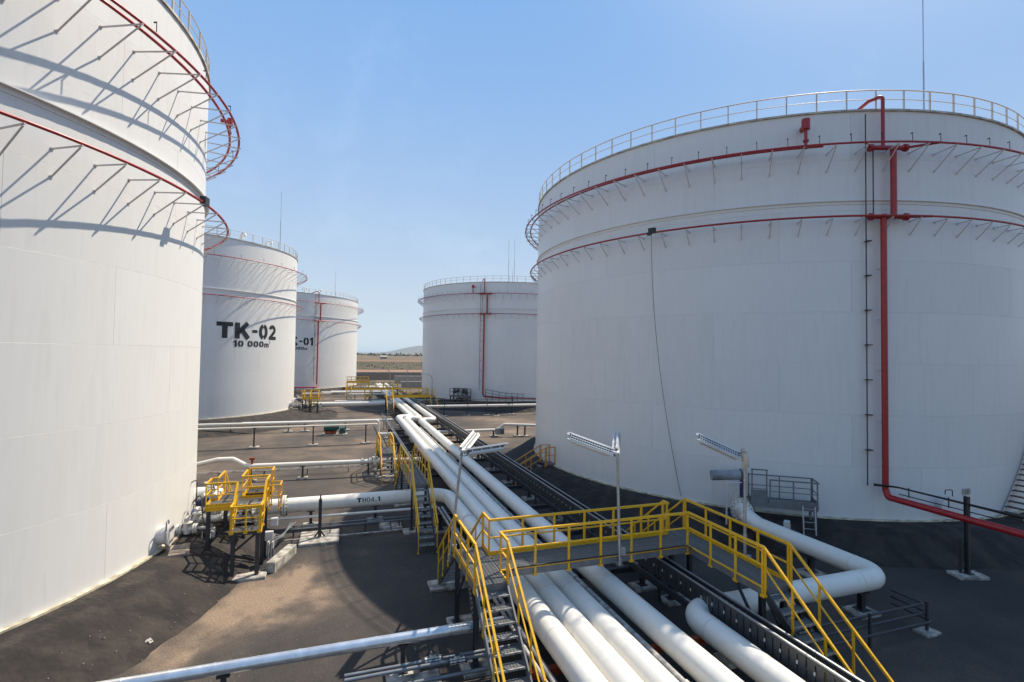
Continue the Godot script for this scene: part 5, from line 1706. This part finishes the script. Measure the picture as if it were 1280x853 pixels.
func far_side() -> void:
	# yard line in front of the far shaded tank
	pipeline("white pipe on black posts in front of the far shaded tank", [Vector3(9.0, 1.25, -62.6), Vector3(30.0, 1.25, -62.2)], 0.17, M.pipe)
	for x in [12.3, 15.3, 17.9, 18.9, 21.4, 25.0]:
		pipe_post(x, -62.55 if x != 18.9 else -61.4, 1.08 if x != 21.4 else 2.4, "black post on a white pad before the far shaded tank", "black posts before the far shaded tank", 0.8, 0.12)
	var t := thing("conduit_run", "black conduit rail above the white pipe before the far tank", "conduit")
	pipe_part(t, "pipe", [Vector3(9.0, 1.75, -62.2), Vector3(30.0, 1.75, -61.9)], 0.045, M.black, 0, 8)
	pipe_part(t, "pipe", [Vector3(9.0, 2.1, -62.4), Vector3(30.0, 2.1, -62.1)], 0.03, M.black, 0, 8)
	for x in [12.3, 15.3, 17.9, 21.4, 25.0]:
		var s := nst()
		cbox(s, Vector3(x, 1.7, -62.25), Vector3(0.07, 0.95, 0.07))
		part(t, "bracket", done(s), M.black)
	# fire line of the far tank
	pipeline("red fire pipe with handrail at the foot of the far shaded tank", [Vector3(19.72, 2.1, -71.25), Vector3(19.8, 1.75, -70.6), Vector3(22.5, 1.6, -69.0), Vector3(32.0, 1.5, -66.5)], 0.12, M.red, 0.2)
	var hr := thing("pipe_handrail", "thin black railing above the red pipe of the far tank", "handrail")
	railing(hr, [Vector3(19.9, 1.9, -70.3), Vector3(22.6, 1.4, -68.8), Vector3(25.0, 1.3, -68.0)], 0.9, 0.9, M.black, 0.03, 0.5)
	# dark grey valve platform of the far tank
	var g := thing("access_platform", "dark grey valve platform at the far shaded tank", "platform", Vector3(16.75, 0, -72.75))
	g.rotation.y = deg_to_rad(-44)
	deck(g, -1.6, 1.5, -0.5, 0.5, 1.75, true, M.grating, M.greysteel, 0.22)
	for z in [-0.5, 0.5]:
		railing(g, [Vector3(-1.6, 1.75, z), Vector3(1.5, 1.75, z)], 1.0, 0.8, M.darksteel, 0.035, 0.1)
	for q in [[-1.5, 0.4], [1.4, 0.4], [-1.5, -0.4], [1.4, -0.4], [0, 0.4]]:
		leg(g, q[0], q[1], 0.0, 1.55, M.darksteel, 0.14)
	var st := nst()
	cyl(st, Vector3(-0.8, 1.0, -0.2), Vector3(0.9, 1.0, -0.2), 0.35, 14)
	part(g, "valve", done(st), M.darksteel)
	for q in [[-1.2, 2.2, -0.3, 0.5], [-0.4, 2.4, 0.1, 0.42], [0.5, 2.3, -0.2, 0.55], [1.1, 2.1, 0.2, 0.4], [0.0, 1.2, 0.3, 0.5], [-1.0, 1.0, 0.3, 0.4]]:
		st = nst()
		cbox(st, Vector3(q[0], q[1], q[2]), Vector3(q[3], q[3] * 0.9, q[3] * 0.7))
		cyl(st, Vector3(q[0], q[1], q[2]), Vector3(q[0], q[1] + 0.5, q[2]), q[3] * 0.22, 8)
		part(g, "actuator", done(st), M.darksteel)
	# small white pipe between rack and shaded tank, with a raised end
	var p := pipeline("slim white pipe from the rack to the shaded tank with a raised end", [Vector3(8.0, 0.62, -46.0), Vector3(14.2, 0.62, -46.0), Vector3(14.9, 1.15, -45.8), Vector3(20.0, 1.0, -44.6)], 0.13, M.pipe, 0.35)
	st = nst()
	cbox(st, Vector3(14.4, 0.55, -45.6), Vector3(0.8, 0.6, 0.4))
	part(p, "valve_guard", done(st), M.cladgrey)
	for x in [10.6, 13.9, 16.2, 16.9]:
		pipe_post(x, -46.0 + maxf(0.0, x - 14.5) * 0.25, 0.52 if x < 14 else 0.98, "dark stub post with round pad under the slim pipe by the shaded tank", "stub posts by the shaded tank", 0.7, 0.11)
	# clutter of pipes and steel by the half hidden tank, in front of the bund
	for q in [[-0.5, -92.0, 1.0], [2.5, -95.0, 1.2]]:
		pipeline("white pipe on the ground in front of the 01 tank", [Vector3(q[0] - 6.0, 0.75, q[1]), Vector3(q[0] - 1.5, 0.75, q[1]), Vector3(q[0] - 1.0, 0.95, q[1]), Vector3(q[0] + 8.0, 0.95, q[1])], 0.16, M.pipe, 0.3, "white pipes before the 01 tank")
	for q in [[-1.0, -77.5, 0.7, 9.0], [1.0, -87.5, 0.9, 7.0], [-2.0, -99.0, 0.6, 10.0], [8.6, -76.0, 0.8, 9.0]]:
		pipeline("white cross pipe on low stands among the far platforms", [Vector3(q[0], q[2], q[1]), Vector3(q[0] + q[3], q[2], q[1])], 0.14, M.pipe, 0, "white cross pipes among the far platforms")
		for k in 3:
			pipe_post(q[0] + q[3] * (0.15 + 0.33 * k), q[1], q[2] - 0.12, "low stand under a white cross pipe among the far platforms", "low stands among the far platforms", 0.7, 0.1)
	t = thing("crossover_stair", "yellow railed step bridge between the far walkways", "stair")
	deck(t, 3.2, 4.0, -79.0, -76.6, 1.6, false, M.grating, M.yellow, 0.18)
	for x in [3.2, 4.0]:
		railing(t, [Vector3(x, 1.6, -79.0), Vector3(x, 1.6, -76.6)], 1.0, 0.8, M.yellow, 0.035, 0.1)
	stair(t, 3.2, 4.0, -76.6, 1.6, 1.0, 0.1, M.yellow, M.darksteel)
	for q in [[3.3, -78.8], [3.9, -78.8], [3.3, -76.8], [3.9, -76.8]]:
		leg(t, q[0], q[1], 0.0, 1.45, M.darksteel, 0.1)
	# cream boundary walls behind the far crossover
	for q in [[-118.0, 1.3, "low cream wall behind the far crossover"], [-134.0, 1.9, "tall cream wall in front of the dark bund"]]:
		var w := thing("yard_wall", q[2], "wall", Vector3(30.0, 0, q[0]))
		st = nst()
		cbox(st, Vector3(0, q[1] * 0.5, 0), Vector3(34, q[1], 0.25))
		part(w, "wall", done(st), M.concrete)
		st = nst()
		cbox(st, Vector3(0, q[1] + 0.06, 0), Vector3(34.2, 0.12, 0.4))
		part(w, "coping", done(st), M.plate1)
	t = thing("valve_platform", "yellow platform at the foot of the tank ending in 01", "platform", Vector3(3.4, 0, -104.0))
	deck(t, -2.6, 1.6, -0.6, 0.6, 2.1, true, M.grating, M.yellow, 0.2)
	for z in [-0.6, 0.6]:
		railing(t, [Vector3(-2.6, 2.1, z), Vector3(1.6, 2.1, z)], 1.0, 0.9, M.yellow, 0.04, 0.1, [0.5], 0.2)
	for q in [[-2.5, 0.5], [1.5, 0.5], [-2.5, -0.5], [1.5, -0.5]]:
		leg(t, q[0], q[1], 0.0, 1.9, M.yellow, 0.14)

func small_things() -> void:
	# loose stones and litter on the nearest embankment and yard
	var rng := RandomNumberGenerator.new()
	rng.seed = 99
	var st := nst()
	for i in 500:
		var a := rng.randf_range(-10, 75)
		var rr := 12.42 + rng.randf_range(1.4, 5.5)
		var q := pol(rr, a, 0) + Vector3(-18.04, 0, -22.19)
		var f := clampf((rr - 13.57) / 1.75, 0, 1)
		q.y = lerpf(0.84, 0.0, f)
		var s := rng.randf_range(0.005, 0.02)
		var yaw := rng.randf() * TAU
		box(st, Transform3D(Basis(Vector3(rng.randf(), 1, rng.randf()).normalized(), yaw), q), Vector3(s * 1.6, s, s))
	for i in 900:
		var q := Vector3(rng.randf_range(-5, 4), 0.0, rng.randf_range(-44, -11))
		var s := rng.randf_range(0.005, 0.016)
		box(st, Transform3D(Basis(Vector3(rng.randf(), 1, rng.randf()).normalized(), rng.randf() * TAU), q), Vector3(s * 1.6, s, s))
	var g := MeshInstance3D.new()
	g.mesh = done(st)
	g.material_override = M.gravel
	g.name = "loose_gravel"
	add_child(g)
	g.set_meta("kind", "stuff")
	g.set_meta("label", "pale loose gravel scattered on the yard and embankment")
	g.set_meta("category", "gravel")
	var sc := thing("concrete_lump", "white lump of concrete lying on the nearest embankment slope", "stone", Vector3(-4.67, 0.1, -15.6))
	st = nst()
	box(st, Transform3D(Basis(Vector3(0.3, 1, 0.2).normalized(), 0.5), Vector3(0, 0.04, 0)), Vector3(0.14, 0.1, 0.11))
	box(st, Transform3D(Basis(Vector3(0.6, 1, -0.4).normalized(), 1.2), Vector3(0.04, 0.03, 0.02)), Vector3(0.1, 0.09, 0.1))
	part(sc, "lump", done(st), M.concrete)
